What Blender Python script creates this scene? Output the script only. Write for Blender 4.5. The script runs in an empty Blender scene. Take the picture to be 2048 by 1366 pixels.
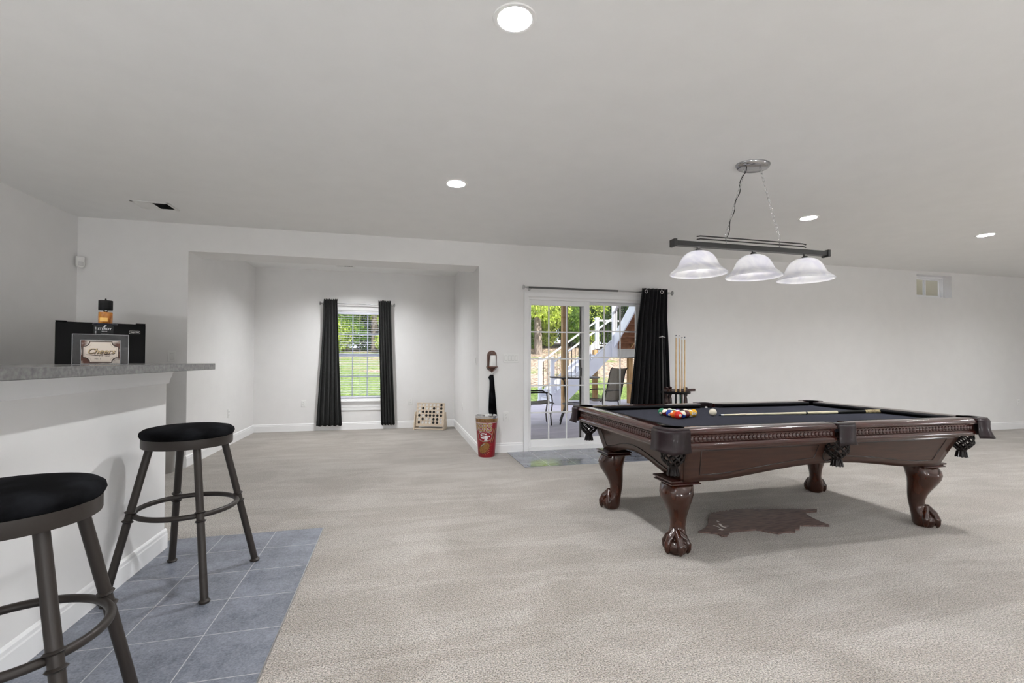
import bpy, bmesh, math, random
from mathutils import Vector, Matrix, Euler
from math import sin, cos, pi, radians, sqrt, atan2

S = bpy.context.scene
C = S.collection
random.seed(7)

# ------------------------------------------------------------------ camera
def Rz(a): return Matrix.Rotation(a, 4, 'Z')
cam_d = bpy.data.cameras.new('camera')
cam = bpy.data.objects.new('camera', cam_d)
C.objects.link(cam)
PITCH, ROLL, YAW, CAMH, FPX, SY = 0.01547, 0.00314, 0.24363, 1.21573, 932.80, 22.04
fw = Vector((sin(YAW) * cos(PITCH), cos(YAW) * cos(PITCH), sin(PITCH)))
rt = Vector((cos(YAW), -sin(YAW), 0))
up = rt.cross(fw)
c_, s_ = cos(ROLL), sin(ROLL)
rt, up = c_ * rt + s_ * up, -s_ * rt + c_ * up
M = Matrix((rt, up, -fw)).transposed().to_4x4()
M.translation = Vector((0, 0, CAMH))
cam.matrix_world = M
cam_d.sensor_fit = 'HORIZONTAL'
cam_d.sensor_width = 36
cam_d.lens = FPX / 2048 * 36
cam_d.shift_y = SY / 2048
cam_d.clip_start = 0.05
cam_d.clip_end = 400
S.camera = cam

# ------------------------------------------------------------------ view, world, sun
S.view_settings.view_transform = 'Standard'
S.view_settings.look = 'None'
S.view_settings.gamma = 1
S.view_settings.use_curve_mapping = False
S.view_settings.exposure = 0.0
GLOBE_FILL = 112.0     # emission of the unseen globe lamps added to brighten the ceiling
LAMP = 1000.0         # emission of the recessed lamps
POOL = 40.0          # watts of each bulb of the pool table lamp
SUN = 10.0
SKY = 5.5

w = bpy.data.worlds.new('sky')
S.world = w
w.use_nodes = True
nt = w.node_tree
nt.nodes.clear()
sky = nt.nodes.new('ShaderNodeTexSky')
sky.sky_type = 'HOSEK_WILKIE'
sky.turbidity = 3.0
sky.sun_direction = Vector((0.30, -0.66, 0.69)).normalized()
bg = nt.nodes.new('ShaderNodeBackground')
bg.inputs['Strength'].default_value = SKY
out = nt.nodes.new('ShaderNodeOutputWorld')
hz = nt.nodes.new('ShaderNodeMix'); hz.data_type = 'RGBA'; hz.inputs[0].default_value = .62
hz.inputs[7].default_value = (.50, .52, .58, 1)       # bright thin haze over the blue
nt.links.new(sky.outputs[0], hz.inputs[6])
nt.links.new(hz.outputs[2], bg.inputs[0])
nt.links.new(bg.outputs[0], out.inputs[0])

sd = bpy.data.lights.new('sun', 'SUN')
sd.energy = SUN
sd.angle = radians(1.0)
sd.color = (1.0, 0.95, 0.86)
sun = bpy.data.objects.new('sun', sd)
C.objects.link(sun)
sun.rotation_euler = Vector((-0.30, 0.66, -0.69)).to_track_quat('-Z', 'Y').to_euler()
sun.location = (20, 10, 20)

# ------------------------------------------------------------------ materials
def sr(r, g, b):
    f = lambda c: ((c / 255 + 0.055) / 1.055) ** 2.4 if c / 255 > 0.04045 else c / 255 / 12.92
    return (f(r), f(g), f(b), 1)

MATS = {}
def mat(name, col=(.8, .8, .8, 1), rough=.5, metal=0, spec=.5, coat=0, bump=0, bscale=50, col2=None, nscale=5,
        detail=4, emis=None, estr=0, stretch=None, contrast=(.35, .65), sheen=0, trans=0, ior=1.45, bdist=.002):
    if name in MATS: return MATS[name]
    m = bpy.data.materials.new(name); m.use_nodes = True
    N, L = m.node_tree.nodes, m.node_tree.links
    b = N['Principled BSDF']
    b.inputs['Base Color'].default_value = col
    b.inputs['Roughness'].default_value = rough
    b.inputs['Metallic'].default_value = metal
    b.inputs['Specular IOR Level'].default_value = spec
    b.inputs['Coat Weight'].default_value = coat
    b.inputs['Coat Roughness'].default_value = .08
    b.inputs['Sheen Weight'].default_value = sheen
    b.inputs['Transmission Weight'].default_value = trans
    b.inputs['IOR'].default_value = ior
    if emis: b.inputs['Emission Color'].default_value = emis; b.inputs['Emission Strength'].default_value = estr
    tc = N.new('ShaderNodeTexCoord'); mp = N.new('ShaderNodeMapping')
    L.new(tc.outputs['Object'], mp.inputs[0])
    if stretch: mp.inputs['Scale'].default_value = stretch
    if col2 is None:
        col2 = tuple(c * .94 for c in col[:3]) + (1,)
    n = N.new('ShaderNodeTexNoise'); n.inputs['Scale'].default_value = nscale; n.inputs['Detail'].default_value = detail
    L.new(mp.outputs[0], n.inputs[0])
    r = N.new('ShaderNodeValToRGB'); r.color_ramp.elements[0].position = contrast[0]; r.color_ramp.elements[1].position = contrast[1]
    r.color_ramp.elements[0].color = col; r.color_ramp.elements[1].color = col2
    L.new(n.outputs[0], r.inputs[0]); L.new(r.outputs[0], b.inputs['Base Color'])
    if bump:
        n2 = N.new('ShaderNodeTexNoise'); n2.inputs['Scale'].default_value = bscale; n2.inputs['Detail'].default_value = 3
        L.new(tc.outputs['Object'], n2.inputs[0])
        bp = N.new('ShaderNodeBump'); bp.inputs['Strength'].default_value = bump; bp.inputs['Distance'].default_value = bdist
        L.new(n2.outputs[0], bp.inputs['Height']); L.new(bp.outputs[0], b.inputs['Normal'])
    MATS[name] = m
    return m

def carpet_mat():
    m = bpy.data.materials.new('beige_carpet'); m.use_nodes = True
    N, L = m.node_tree.nodes, m.node_tree.links
    b = N['Principled BSDF']; b.inputs['Roughness'].default_value = 1; b.inputs['Specular IOR Level'].default_value = .05
    b.inputs['Sheen Weight'].default_value = .5
    tc = N.new('ShaderNodeTexCoord')
    def noise(sc, det=3, rough=.5, stretch=None, rot=0, dist=0):
        mp = N.new('ShaderNodeMapping'); L.new(tc.outputs['Object'], mp.inputs[0])
        if stretch: mp.inputs['Scale'].default_value = stretch
        mp.inputs['Rotation'].default_value = (0, 0, rot)
        n = N.new('ShaderNodeTexNoise'); n.inputs['Scale'].default_value = sc; n.inputs['Detail'].default_value = det
        n.inputs['Roughness'].default_value = rough; n.inputs['Distortion'].default_value = dist
        L.new(mp.outputs[0], n.inputs[0]); return n.outputs[0]
    def ramp(src, p0, p1, c0, c1):
        r = N.new('ShaderNodeValToRGB'); e = r.color_ramp.elements
        e[0].position = p0; e[1].position = p1; e[0].color = c0; e[1].color = c1
        L.new(src, r.inputs[0]); return r.outputs[0]
    def mix(a, c, f, mode='MULTIPLY'):
        x = N.new('ShaderNodeMix'); x.data_type = 'RGBA'; x.blend_type = mode
        if isinstance(f, float): x.inputs[0].default_value = f
        else: L.new(f, x.inputs[0])
        for s, v in ((6, a), (7, c)):
            if isinstance(v, tuple): x.inputs[s].default_value = v
            else: L.new(v, x.inputs[s])
        return x.outputs[2]
    vo = N.new('ShaderNodeTexVoronoi'); vo.inputs['Scale'].default_value = 190
    L.new(tc.outputs['Object'], vo.inputs[0])
    fine = ramp(noise(150, 2, .7), .36, .64, sr(118, 112, 105), sr(242, 235, 227))
    tuft = ramp(vo.outputs[0], .0, .75, (1, 1, 1, 1), (.62, .60, .57, 1))
    c = mix(fine, tuft, .8)
    big = ramp(noise(1.3, 4, .6, (1, 1, 1), .5, .9), .38, .62, (.81, .80, .78, 1), (1, 1, 1, 1))
    c = mix(c, big, 1.0)
    lanes = ramp(noise(2.2, 3, .6, (.35, 1.6, 1), -.55, 1.4), .46, .56, (.86, .84, .82, 1), (1, 1, 1, 1))
    c = mix(c, lanes, 1.0)
    L.new(c, b.inputs['Base Color'])
    bp = N.new('ShaderNodeBump'); bp.inputs['Strength'].default_value = .7; bp.inputs['Distance'].default_value = .008
    ad = N.new('ShaderNodeMath'); ad.operation = 'SUBTRACT'
    L.new(noise(150, 2, .7), ad.inputs[0]); L.new(vo.outputs[0], ad.inputs[1])
    L.new(ad.outputs[0], bp.inputs['Height']); L.new(bp.outputs[0], b.inputs['Normal'])
    return m

def tile_mat(name, x0, y0, px, py, rough=.38, g=.004):
    m = bpy.data.materials.new(name); m.use_nodes = True
    N, L = m.node_tree.nodes, m.node_tree.links
    b = N['Principled BSDF']; b.inputs['Roughness'].default_value = rough
    tc = N.new('ShaderNodeTexCoord'); sp = N.new('ShaderNodeSeparateXYZ'); L.new(tc.outputs['Object'], sp.inputs[0])
    def mth(op, a, c):
        x = N.new('ShaderNodeMath'); x.operation = op
        for i, v in enumerate((a, c)):
            if isinstance(v, (int, float)): x.inputs[i].default_value = v
            else: L.new(v, x.inputs[i])
        return x.outputs[0]
    def line(o, off, per, gw):
        t = mth('DIVIDE', mth('SUBTRACT', o, off), per)
        f = mth('SUBTRACT', t, mth('FLOOR', t, 0))
        d = mth('MINIMUM', f, mth('SUBTRACT', 1.0, f))
        return mth('LESS_THAN', d, gw / per / 2)
    gr = mth('MAXIMUM', line(sp.outputs[0], x0, px, g), line(sp.outputs[1], y0, py, g))
    def noise(sc, det, ro=.6):
        n = N.new('ShaderNodeTexNoise'); n.inputs['Scale'].default_value = sc; n.inputs['Detail'].default_value = det
        n.inputs['Roughness'].default_value = ro; L.new(tc.outputs['Object'], n.inputs[0]); return n.outputs[0]
    r = N.new('ShaderNodeValToRGB'); e = r.color_ramp.elements
    e[0].position = .32; e[1].position = .70; e[0].color = sr(70, 74, 84); e[1].color = sr(150, 154, 166)
    x = mth('ADD', mth('MULTIPLY', noise(5, 6, .75), .55), mth('MULTIPLY', noise(120, 3), .45)); L.new(x, r.inputs[0])
    mx = N.new('ShaderNodeMix'); mx.data_type = 'RGBA'; L.new(gr, mx.inputs[0]); L.new(r.outputs[0], mx.inputs[6])
    mx.inputs[7].default_value = sr(188, 186, 188); L.new(mx.outputs[2], b.inputs['Base Color'])
    bp = N.new('ShaderNodeBump'); bp.inputs['Strength'].default_value = .25; bp.inputs['Distance'].default_value = .002
    h = mth('SUBTRACT', noise(25, 5), gr); L.new(h, bp.inputs['Height']); L.new(bp.outputs[0], b.inputs['Normal'])
    return m

def glass_mat(name, refl=.08, tint=(1, 1, 1, 1)):
    # thin window pane: clear with a faint mirror on top
    m = bpy.data.materials.new(name); m.use_nodes = True
    N, L = m.node_tree.nodes, m.node_tree.links
    N.remove(N['Principled BSDF'])
    t = N.new('ShaderNodeBsdfTransparent'); t.inputs[0].default_value = tint
    g = N.new('ShaderNodeBsdfGlossy'); g.inputs['Roughness'].default_value = .01
    fc = N.new('ShaderNodeLayerWeight'); fc.inputs['Blend'].default_value = .5
    pw = N.new('ShaderNodeMath'); pw.operation = 'POWER'; L.new(fc.outputs['Facing'], pw.inputs[0]); pw.inputs[1].default_value = 5
    lw = N.new('ShaderNodeMath'); lw.operation = 'MULTIPLY_ADD'; L.new(pw.outputs[0], lw.inputs[0]); lw.inputs[1].default_value = .95; lw.inputs[2].default_value = .04
    mx = N.new('ShaderNodeMixShader'); L.new(lw.outputs[0], mx.inputs[0]); L.new(t.outputs[0], mx.inputs[1]); L.new(g.outputs[0], mx.inputs[2])
    L.new(mx.outputs[0], N['Material Output'].inputs[0])
    return m

def leaf_mat(name, c1, c2):
    m = bpy.data.materials.new(name); m.use_nodes = True
    N, L = m.node_tree.nodes, m.node_tree.links
    N.remove(N['Principled BSDF'])
    tc = N.new('ShaderNodeTexCoord'); n = N.new('ShaderNodeTexNoise'); n.inputs['Scale'].default_value = 3; n.inputs['Detail'].default_value = 5
    L.new(tc.outputs['Object'], n.inputs[0])
    r = N.new('ShaderNodeValToRGB'); r.color_ramp.elements[0].position = .35; r.color_ramp.elements[1].position = .65
    r.color_ramp.elements[0].color = c1; r.color_ramp.elements[1].color = c2; L.new(n.outputs[0], r.inputs[0])
    d = N.new('ShaderNodeBsdfDiffuse'); t = N.new('ShaderNodeBsdfTranslucent')
    L.new(r.outputs[0], d.inputs[0]); L.new(r.outputs[0], t.inputs[0])
    mx = N.new('ShaderNodeMixShader'); mx.inputs[0].default_value = .45
    L.new(d.outputs[0], mx.inputs[1]); L.new(t.outputs[0], mx.inputs[2]); L.new(mx.outputs[0], N['Material Output'].inputs[0])
    return m

def wood_mat(name, c1, c2, rough=.25, coat=.6, scale=(3, 30, 30), ns=2.2):
    return mat(name, c1, rough, coat=coat, col2=c2, nscale=ns, stretch=scale, detail=6, contrast=(.3, .7))

WALL = mat('wall_paint', sr(233, 232, 231), .75, col2=sr(231, 230, 229), spec=.25, bump=.12, bscale=220, bdist=.001)
CEIL = mat('ceiling_paint', sr(242, 242, 241), .85, col2=sr(240, 240, 239), spec=.2, bump=.1, bscale=200, bdist=.001)
TRIM = mat('trim_paint', sr(240, 240, 240), .4, col2=sr(238, 238, 238), spec=.4)
CARPET = carpet_mat()
TILE = tile_mat('slate_tile', -.81, 2.975, .325, .325, .36)
TILE2 = tile_mat('door_tile', 1.72, 5.27, .325, .325, .10)
MAHOG = wood_mat('mahogany_gloss', sr(40, 15, 12), sr(62, 24, 17), .18, .7)
CAB = wood_mat('cabinet_wood', sr(52, 31, 24), sr(66, 41, 31), .38, .25)
LEGW = wood_mat('leg_wood', sr(64, 29, 14), sr(36, 15, 8), .22, .5, (6, 6, 3))
GROOVE = mat('dark_groove', sr(22, 12, 10), .3, coat=.5)
FELT = mat('felt', sr(54, 55, 62), 1, spec=.0, col2=sr(64, 65, 73), nscale=300, bump=.2, bscale=500)
CUSH = mat('cushion_cloth', sr(12, 12, 16), .85, spec=.15)
LEATHER = mat('oxblood_leather', sr(25, 15, 18), .42, spec=.3, coat=.08, col2=sr(34, 21, 25), nscale=14, bump=.25, bscale=160)
NETL = mat('net_leather', sr(18, 11, 11), .4, spec=.3, coat=.1)
STOOLM = mat('stool_metal', sr(48, 43, 40), .42, spec=.4, bump=.05, bscale=200)
VELVET = mat('black_velvet', sr(3, 3, 4), .9, spec=.08, sheen=.0, col2=sr(24, 25, 28), nscale=6, detail=6, contrast=(.42, .62))
CURT = mat('black_curtain', sr(13, 13, 15), .85, spec=.2, col2=sr(20, 20, 23), nscale=60, sheen=.15)
CURT2 = mat('charcoal_curtain', sr(24, 25, 24), .8, spec=.2, col2=sr(33, 34, 33), nscale=60, sheen=.15)
CHROME = mat('chrome', (.75, .75, .76, 1), .12, metal=1)
STEEL = mat('brushed_steel', (.55, .55, .55, 1), .3, metal=1)
DKMETAL = mat('pewter_bar', sr(64, 64, 64), .38, metal=.6)
BLACK = mat('black_plastic', sr(6, 6, 7), .5, spec=.2)
BLACKG = mat('black_gloss', sr(6, 6, 8), .3, spec=.25)
WHITEP = mat('white_plastic', sr(236, 236, 234), .35)
STONE = mat('bar_laminate', sr(92, 92, 92), .16, col2=sr(126, 125, 124), nscale=55, detail=8, contrast=(.3, .72))
PANE = glass_mat('window_glass')

# ------------------------------------------------------------------ mesh builder
class MB:
    def __init__(s): s.v = []; s.f = []; s.m = []; s.M = Matrix.Identity(4); s.mi = 0
    def add(s, vs, fs):
        o = len(s.v); s.v += [tuple(s.M @ Vector(p)) for p in vs]; s.f += [tuple(o + i for i in f) for f in fs]; s.m += [s.mi] * len(fs); return s
    def box(s, x0, x1, y0, y1, z0, z1):
        return s.add([(x0, y0, z0), (x1, y0, z0), (x1, y1, z0), (x0, y1, z0), (x0, y0, z1), (x1, y0, z1), (x1, y1, z1), (x0, y1, z1)],
                     [(0, 3, 2, 1), (4, 5, 6, 7), (0, 1, 5, 4), (1, 2, 6, 5), (2, 3, 7, 6), (3, 0, 4, 7)])
    def loft(s, rings, cap=True, closed=True, wrap=False):
        n = len(rings[0]); vs = [p for r in rings for p in r]; fs = []
        R = len(rings)
        for i in range(R if wrap else R - 1):
            a, b = i * n, ((i + 1) % R) * n
            for j in range(n if closed else n - 1):
                k = (j + 1) % n
                fs.append((a + j, a + k, b + k, b + j))
        if cap and closed and not wrap:
            fs.append(tuple(range(n))[::-1]); fs.append(tuple((R - 1) * n + i for i in range(n)))
        return s.add(vs, fs)
    def lathe(s, prof, n=32, c=(0, 0, 0), cap=False, wrap=False):
        return s.loft([[(c[0] + r * cos(2 * pi * j / n), c[1] + r * sin(2 * pi * j / n), c[2] + z) for j in range(n)] for r, z in prof], cap, True, wrap)
    def tube(s, pts, r, n=10, closed=False, cap=True):
        pts = [Vector(p) for p in pts]; R = len(pts); rings = []
        rs = r if isinstance(r, (list, tuple)) else [r] * R
        prev = None
        for i, p in enumerate(pts):
            if closed: t = pts[(i + 1) % R] - pts[i - 1]
            else: t = pts[min(i + 1, R - 1)] - pts[max(i - 1, 0)]
            t.normalize()
            if prev is None:
                a = Vector((0, 0, 1)) if abs(t.z) < .9 else Vector((1, 0, 0))
                u = t.cross(a).normalized()
            else:
                u = (prev - t * prev.dot(t)).normalized()
            prev = u; w_ = t.cross(u)
            rings.append([tuple(p + (u * cos(2 * pi * j / n) + w_ * sin(2 * pi * j / n)) * rs[i]) for j in range(n)])
        return s.loft(rings, cap, True, closed)
    def torus(s, c, R, r, n=32, k=8, M=None):
        pts = [Vector((R * cos(2 * pi * i / n), R * sin(2 * pi * i / n), 0)) for i in range(n)]
        if M: pts = [M @ p for p in pts]
        return s.tube([p + Vector(c) for p in pts], r, k, True)
    def prism(s, poly, h0, h1, ax='z'):
        n = len(poly)
        def P(a, b, h): return {'z': (a, b, h), 'y': (a, h, b), 'x': (h, a, b)}[ax]
        vs = [P(a, b, h0) for a, b in poly] + [P(a, b, h1) for a, b in poly]
        fs = [tuple(range(n))[::-1], tuple(range(n, 2 * n))] + [(i, (i + 1) % n, n + (i + 1) % n, n + i) for i in range(n)]
        return s.add(vs, fs)
    def sphere(s, c, r, n=20, m=12, sc=(1, 1, 1)):
        rings = []
        for i in range(1, m):
            a = pi * i / m
            rings.append([(c[0] + sc[0] * r * sin(a) * cos(2 * pi * j / n), c[1] + sc[1] * r * sin(a) * sin(2 * pi * j / n), c[2] - sc[2] * r * cos(a)) for j in range(n)])
        o = len(s.v)
        s.loft(rings, False)
        vs = [(c[0], c[1], c[2] - r * sc[2]), (c[0], c[1], c[2] + r * sc[2])]
        s.v += [tuple(s.M @ Vector(p)) for p in vs]
        L_ = o + (m - 1) * n
        for j in range(n):
            k = (j + 1) % n
            s.f.append((L_, o + k, o + j)); s.m.append(s.mi)
            s.f.append((L_ + 1, o + (m - 2) * n + j, o + (m - 2) * n + k)); s.m.append(s.mi)
        return s
    def build(s, name, mats, parent=None, smooth=38, bevel=0, seg=2, loc=None):
        me = bpy.data.meshes.new(name)
        me.from_pydata(s.v, [], s.f)
        bm = bmesh.new(); bm.from_mesh(me); bmesh.ops.recalc_face_normals(bm, faces=bm.faces); bm.to_mesh(me); bm.free()
        mats = mats if isinstance(mats, (list, tuple)) else [mats]
        for m in mats: me.materials.append(m)
        if len(mats) > 1: me.polygons.foreach_set('material_index', s.m)
        if smooth:
            me.shade_smooth(); me.set_sharp_from_angle(angle=radians(smooth))
        o = bpy.data.objects.new(name, me); C.objects.link(o)
        if parent: o.parent = parent
        if loc: o.location = loc
        if bevel:
            b = o.modifiers.new('bevel', 'BEVEL'); b.width = bevel; b.segments = seg; b.limit_method = 'ANGLE'; b.angle_limit = radians(40)
        return o

def thing(name, label, cat, loc=(0, 0, 0), rz=0, group=None):
    o = bpy.data.objects.new(name, None); C.objects.link(o); o.location = loc; o.rotation_euler = (0, 0, rz)
    o.empty_display_size = .1
    o['label'] = label; o['category'] = cat
    if group: o['group'] = group
    return o
def tag(o, label, cat, group=None, kind=None):
    o['label'] = label; o['category'] = cat
    if group: o['group'] = group
    if kind: o['kind'] = kind
    return o
def struct(name, mb, m, label=None, parent=None, **k):
    o = mb.build(name, m, parent, **k)
    if parent is None:
        o['kind'] = 'structure'
        if label: o['label'] = label
    return o
def dup(root, loc=None, rz=None, label=None):
    def cp(o, par):
        c = o.copy(); C.objects.link(c)
        if par: c.parent = par
        for ch in kids.get(o, []): cp(ch, c)
        return c
    kids = {}
    for o in bpy.data.objects:
        if o.parent: kids.setdefault(o.parent, []).append(o)
    r = cp(root, None)
    if loc: r.location = loc
    if rz is not None: r.rotation_euler = (0, 0, rz)
    if label: r['label'] = label
    return r

def text_mesh(s, size=1, extrude=0, shear=0, spacing=1, offset=0, align='CENTER', sub=0):
    cu = bpy.data.curves.new('lettering', 'FONT'); cu.body = s; cu.size = size; cu.extrude = extrude; cu.shear = shear
    cu.align_x = align; cu.align_y = 'CENTER'; cu.space_character = spacing; cu.offset = offset; cu.resolution_u = 4
    o = bpy.data.objects.new('lettering', cu); C.objects.link(o)
    dg = bpy.context.evaluated_depsgraph_get(); dg.update()
    me = bpy.data.meshes.new_from_object(o.evaluated_get(dg))
    bpy.data.objects.remove(o)
    bm = bmesh.new(); bm.from_mesh(me)
    if sub:
        bmesh.ops.triangulate(bm, faces=bm.faces)
        for _ in range(sub):
            L_ = [e for e in bm.edges if e.calc_length() > size * .18]
            if L_: bmesh.ops.subdivide_edges(bm, edges=L_, cuts=1)
        bmesh.ops.triangulate(bm, faces=bm.faces)
    vs = [tuple(v.co) for v in bm.verts]; bm.verts.ensure_lookup_table(); fs = [tuple(v.index for v in f.verts) for f in bm.faces]
    bm.free(); bpy.data.meshes.remove(me)
    return vs, fs

# ------------------------------------------------------------------ room shell
XL, XR, YB, YM, YN, H = -3.332, 13.6, 8.518, 5.976, -4.6, 2.74
AX0, AX1, ZO, YH = -2.282, 1.040, 2.431, 6.40
def wall_y(mb, x0, x1, y0, y1, z0, z1, holes):
    xs = sorted({x0, x1} | {h[0] for h in holes} | {h[1] for h in holes}); zs = sorted({z0, z1} | {h[2] for h in holes} | {h[3] for h in holes})
    for i in range(len(xs) - 1):
        for j in range(len(zs) - 1):
            cx, cz = (xs[i] + xs[i + 1]) / 2, (zs[j] + zs[j + 1]) / 2
            if any(h[0] < cx < h[1] and h[2] < cz < h[3] for h in holes): continue
            mb.box(xs[i], xs[i + 1], y0, y1, zs[j], zs[j + 1])
DX0, DX1, DZ = 1.70, 3.44, 2.045
WX0, WX1, WZ0, WZ1 = 8.518, 9.312, 2.302, 2.682
CANS = [(0.505, 2.0), (0.495, 4.02), (4.267, 4.05), (6.9, 4.066), (0.5, 0.0), (0.5, -2.0), (4.27, 2.0), (4.27, 0.0), (4.27, -2.0),
        (6.9, 2.0), (6.9, 0.0), (6.9, -2.0), (9.6, 4.05), (9.6, 2.0), (9.6, -0.5), (12.2, 2.0), (-2.3, 0.0), (-2.3, -2.4), (-0.62, 7.35)]  # lamps out of view are added as fill, except the alcove one
RC = .078
def build_ceiling():
    mb = MB(); q = .12
    xs = sorted({XL - .2, XR + .2, AX0 - .15, AX1 + .15} | {x - q for x, y in CANS} | {x + q for x, y in CANS})
    ys = sorted({YN - .2, YB + .2, 6.15} | {y - q for x, y in CANS} | {y + q for x, y in CANS})
    n = 24
    for i in range(len(xs) - 1):
        for j in range(len(ys) - 1):
            cx, cy = (xs[i] + xs[i + 1]) / 2, (ys[j] + ys[j + 1]) / 2
            if any(abs(cx - x) < q and abs(cy - y) < q for x, y in CANS): continue
            if cy > 6.15 and not AX0 - .15 < cx < AX1 + .15: continue
            mb.add([(xs[i], ys[j], H), (xs[i + 1], ys[j], H), (xs[i + 1], ys[j + 1], H), (xs[i], ys[j + 1], H)], [(0, 1, 2, 3)])
    for x, y in CANS:
        # overlapping breaks of neighbouring lamps split this cell further: fill square ring
        sub = [v for v in xs if x - q - 1e-6 <= v <= x + q + 1e-6]; suby = [v for v in ys if y - q - 1e-6 <= v <= y + q + 1e-6]
        o = []; c = []
        for k in range(n):
            a = 2 * pi * k / n + pi / n * 0; ca, sa = cos(a), sin(a); t = q / max(abs(ca), abs(sa))
            o.append((x + ca * t, y + sa * t, H)); c.append((x + RC * ca, y + RC * sa, H))
        mb.loft([o, c], False)
    mb.box(XL - .2, XR + .2, YN - .2, 6.15, H + .16, H + .3); mb.box(AX0 - .15, AX1 + .15, 6.15, YB + .2, H + .16, H + .3)
    struct('ceiling', mb, CEIL, 'smooth pale painted ceiling', smooth=0)
build_ceiling()

mb = MB(); mb.box(XL - .2, XR + .2, YN - .2, 6.10, -.12, 0); mb.box(AX0 - .1, AX1 + .1, 6.10, YB + .1, -.12, 0)
struct('floor', mb, CARPET, 'beige cut pile carpet', smooth=0)
mb = MB(); mb.box(-1.46, -.498, -4.0, 3.602, 0, .004)
struct('floor.001', mb, TILE, 'slate grey tiles beside the bar', smooth=0)
mb = MB(); mb.box(1.42, 3.75, 5.095, 6.0, 0, .004)
struct('floor.002', mb, TILE2, 'slate grey tiles inside the sliding door', smooth=0)
mb = MB(); mb.box(-.500, -.494, -4.0, 3.604, 0, .007)
struct('trim_1', mb, STEEL, 'thin metal strip between tiles and carpet', smooth=0)

mb = MB(); wall_y(mb, AX1, XR, YM, 6.14, 0, H, [(DX0, DX1, 0, DZ), (WX0, WX1, WZ0, WZ1)])
mb.box(XL, AX0, YM, 6.14, 0, H); mb.box(AX0, AX1, YM, YH, ZO, H + .02); mb.box(AX1, XR, 6.08, 6.14, H, H + .16)
struct('wall_back', mb, WALL, 'long back wall', smooth=0)
mb = MB(); mb.box(XL - .14, XL, YN, 6.14, 0, H + .16)
struct('wall_left', mb, WALL, smooth=0)
mb = MB(); mb.box(XR, XR + .14, YN, 6.14, 0, H + .16)
struct('wall_right', mb, WALL, smooth=0)
mb = MB(); mb.box(XL - .14, XR + .14, YN - .14, YN, 0, H + .16)
struct('wall_front', mb, WALL, smooth=0)
mb = MB(); mb.box(AX0 - .14, AX0, YM + .164, YB + .14, 0, H + .16)
struct('wall_alcove_left', mb, WALL, smooth=0)
mb = MB(); mb.box(AX1, AX1 + .14, YM + .164, YB + .14, 0, H + .16)
struct('wall_alcove_right', mb, WALL, smooth=0)
AWX0, AWX1, AWZ0, AWZ1 = -1.06, -.17, .50, 2.07
mb = MB(); wall_y(mb, AX0, AX1, YB, YB + .14, 0, H + .16, [(AWX0, AWX1, AWZ0, AWZ1)])
struct('wall_alcove_back', mb, WALL, smooth=0)

def baseboard(name, p0, p1, nrm, h=.128):
    # moulded profile swept from p0 to p1; nrm points into the room
    prof = [(0, 0), (.014, 0), (.014, h - .035), (.011, h - .028), (.011, h - .012), (.006, h - .004), (0, h)]
    mb = MB(); rings = []
    for p in (p0, p1): rings.append([(p[0] + nrm[0] * d, p[1] + nrm[1] * d, z) for d, z in prof])
    mb.loft(rings)
    return struct(name, mb, TRIM, smooth=0)
baseboard('baseboard_back', (AX1, YM), (1.642, YM), (0, -1))
baseboard('baseboard_back_right', (3.50, YM), (XR, YM), (0, -1))
baseboard('baseboard_back_left', (XL, YM), (AX0, YM), (0, -1))
baseboard('baseboard_alcove_left', (AX0, YM - .014), (AX0, YB), (1, 0))
baseboard('baseboard_alcove_right', (AX1, YM - .014), (AX1, YB), (-1, 0))
baseboard('baseboard_alcove_back', (AX0, YB), (AX1, YB), (0, -1))
baseboard('baseboard_left', (XL, YN), (XL, YM), (1, 0))

mb = MB(); mb.box(XL - .3, XR + .3, YN - .3, 6.18, H + .31, 8.6)
struct('wall_unseen_storey', mb, mat('siding', sr(214, 210, 200), .7), 'unseen upper storey of the house, added to shade the patio', smooth=0)  # block out of view, added so the house shades the patio

# bar: knee wall, its trim and the raised worktop
BW, BE = -1.431, 3.447
mb = MB(); mb.box(BW - .13, BW, -3.9, BE, 0, 1.142)
struct('wall_bar', mb, WALL, 'low white knee wall carrying the bar top', smooth=0)
baseboard('baseboard_bar', (BW, -3.9), (BW, BE + .014), (1, 0))
mb = MB()
prof = [(0, 1.142), (.030, 1.142), (.029, 1.130), (.025, 1.120), (.021, 1.100), (.016, 1.086), (.013, 1.072), (.012, 1.060), (.009, 1.056), (0, 1.054)]
mb.loft([[(BW + d, -3.9, z) for d, z in prof], [(BW + d, BE + d, z) for d, z in prof]])
mb.loft([[(BW + d, BE + d, z) for d, z in prof], [(BW - .13 - d, BE + d, z) for d, z in prof]])
struct('trim_2', mb, TRIM, 'moulding under the bar top', smooth=25)
mb = MB(); mb.box(-1.72, -1.200, -3.9, 3.59, 1.143, 1.185)
tag(mb.build('bar_top', STONE, bevel=.003), 'mottled grey laminate bar top on the low white wall', 'countertop')

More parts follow.
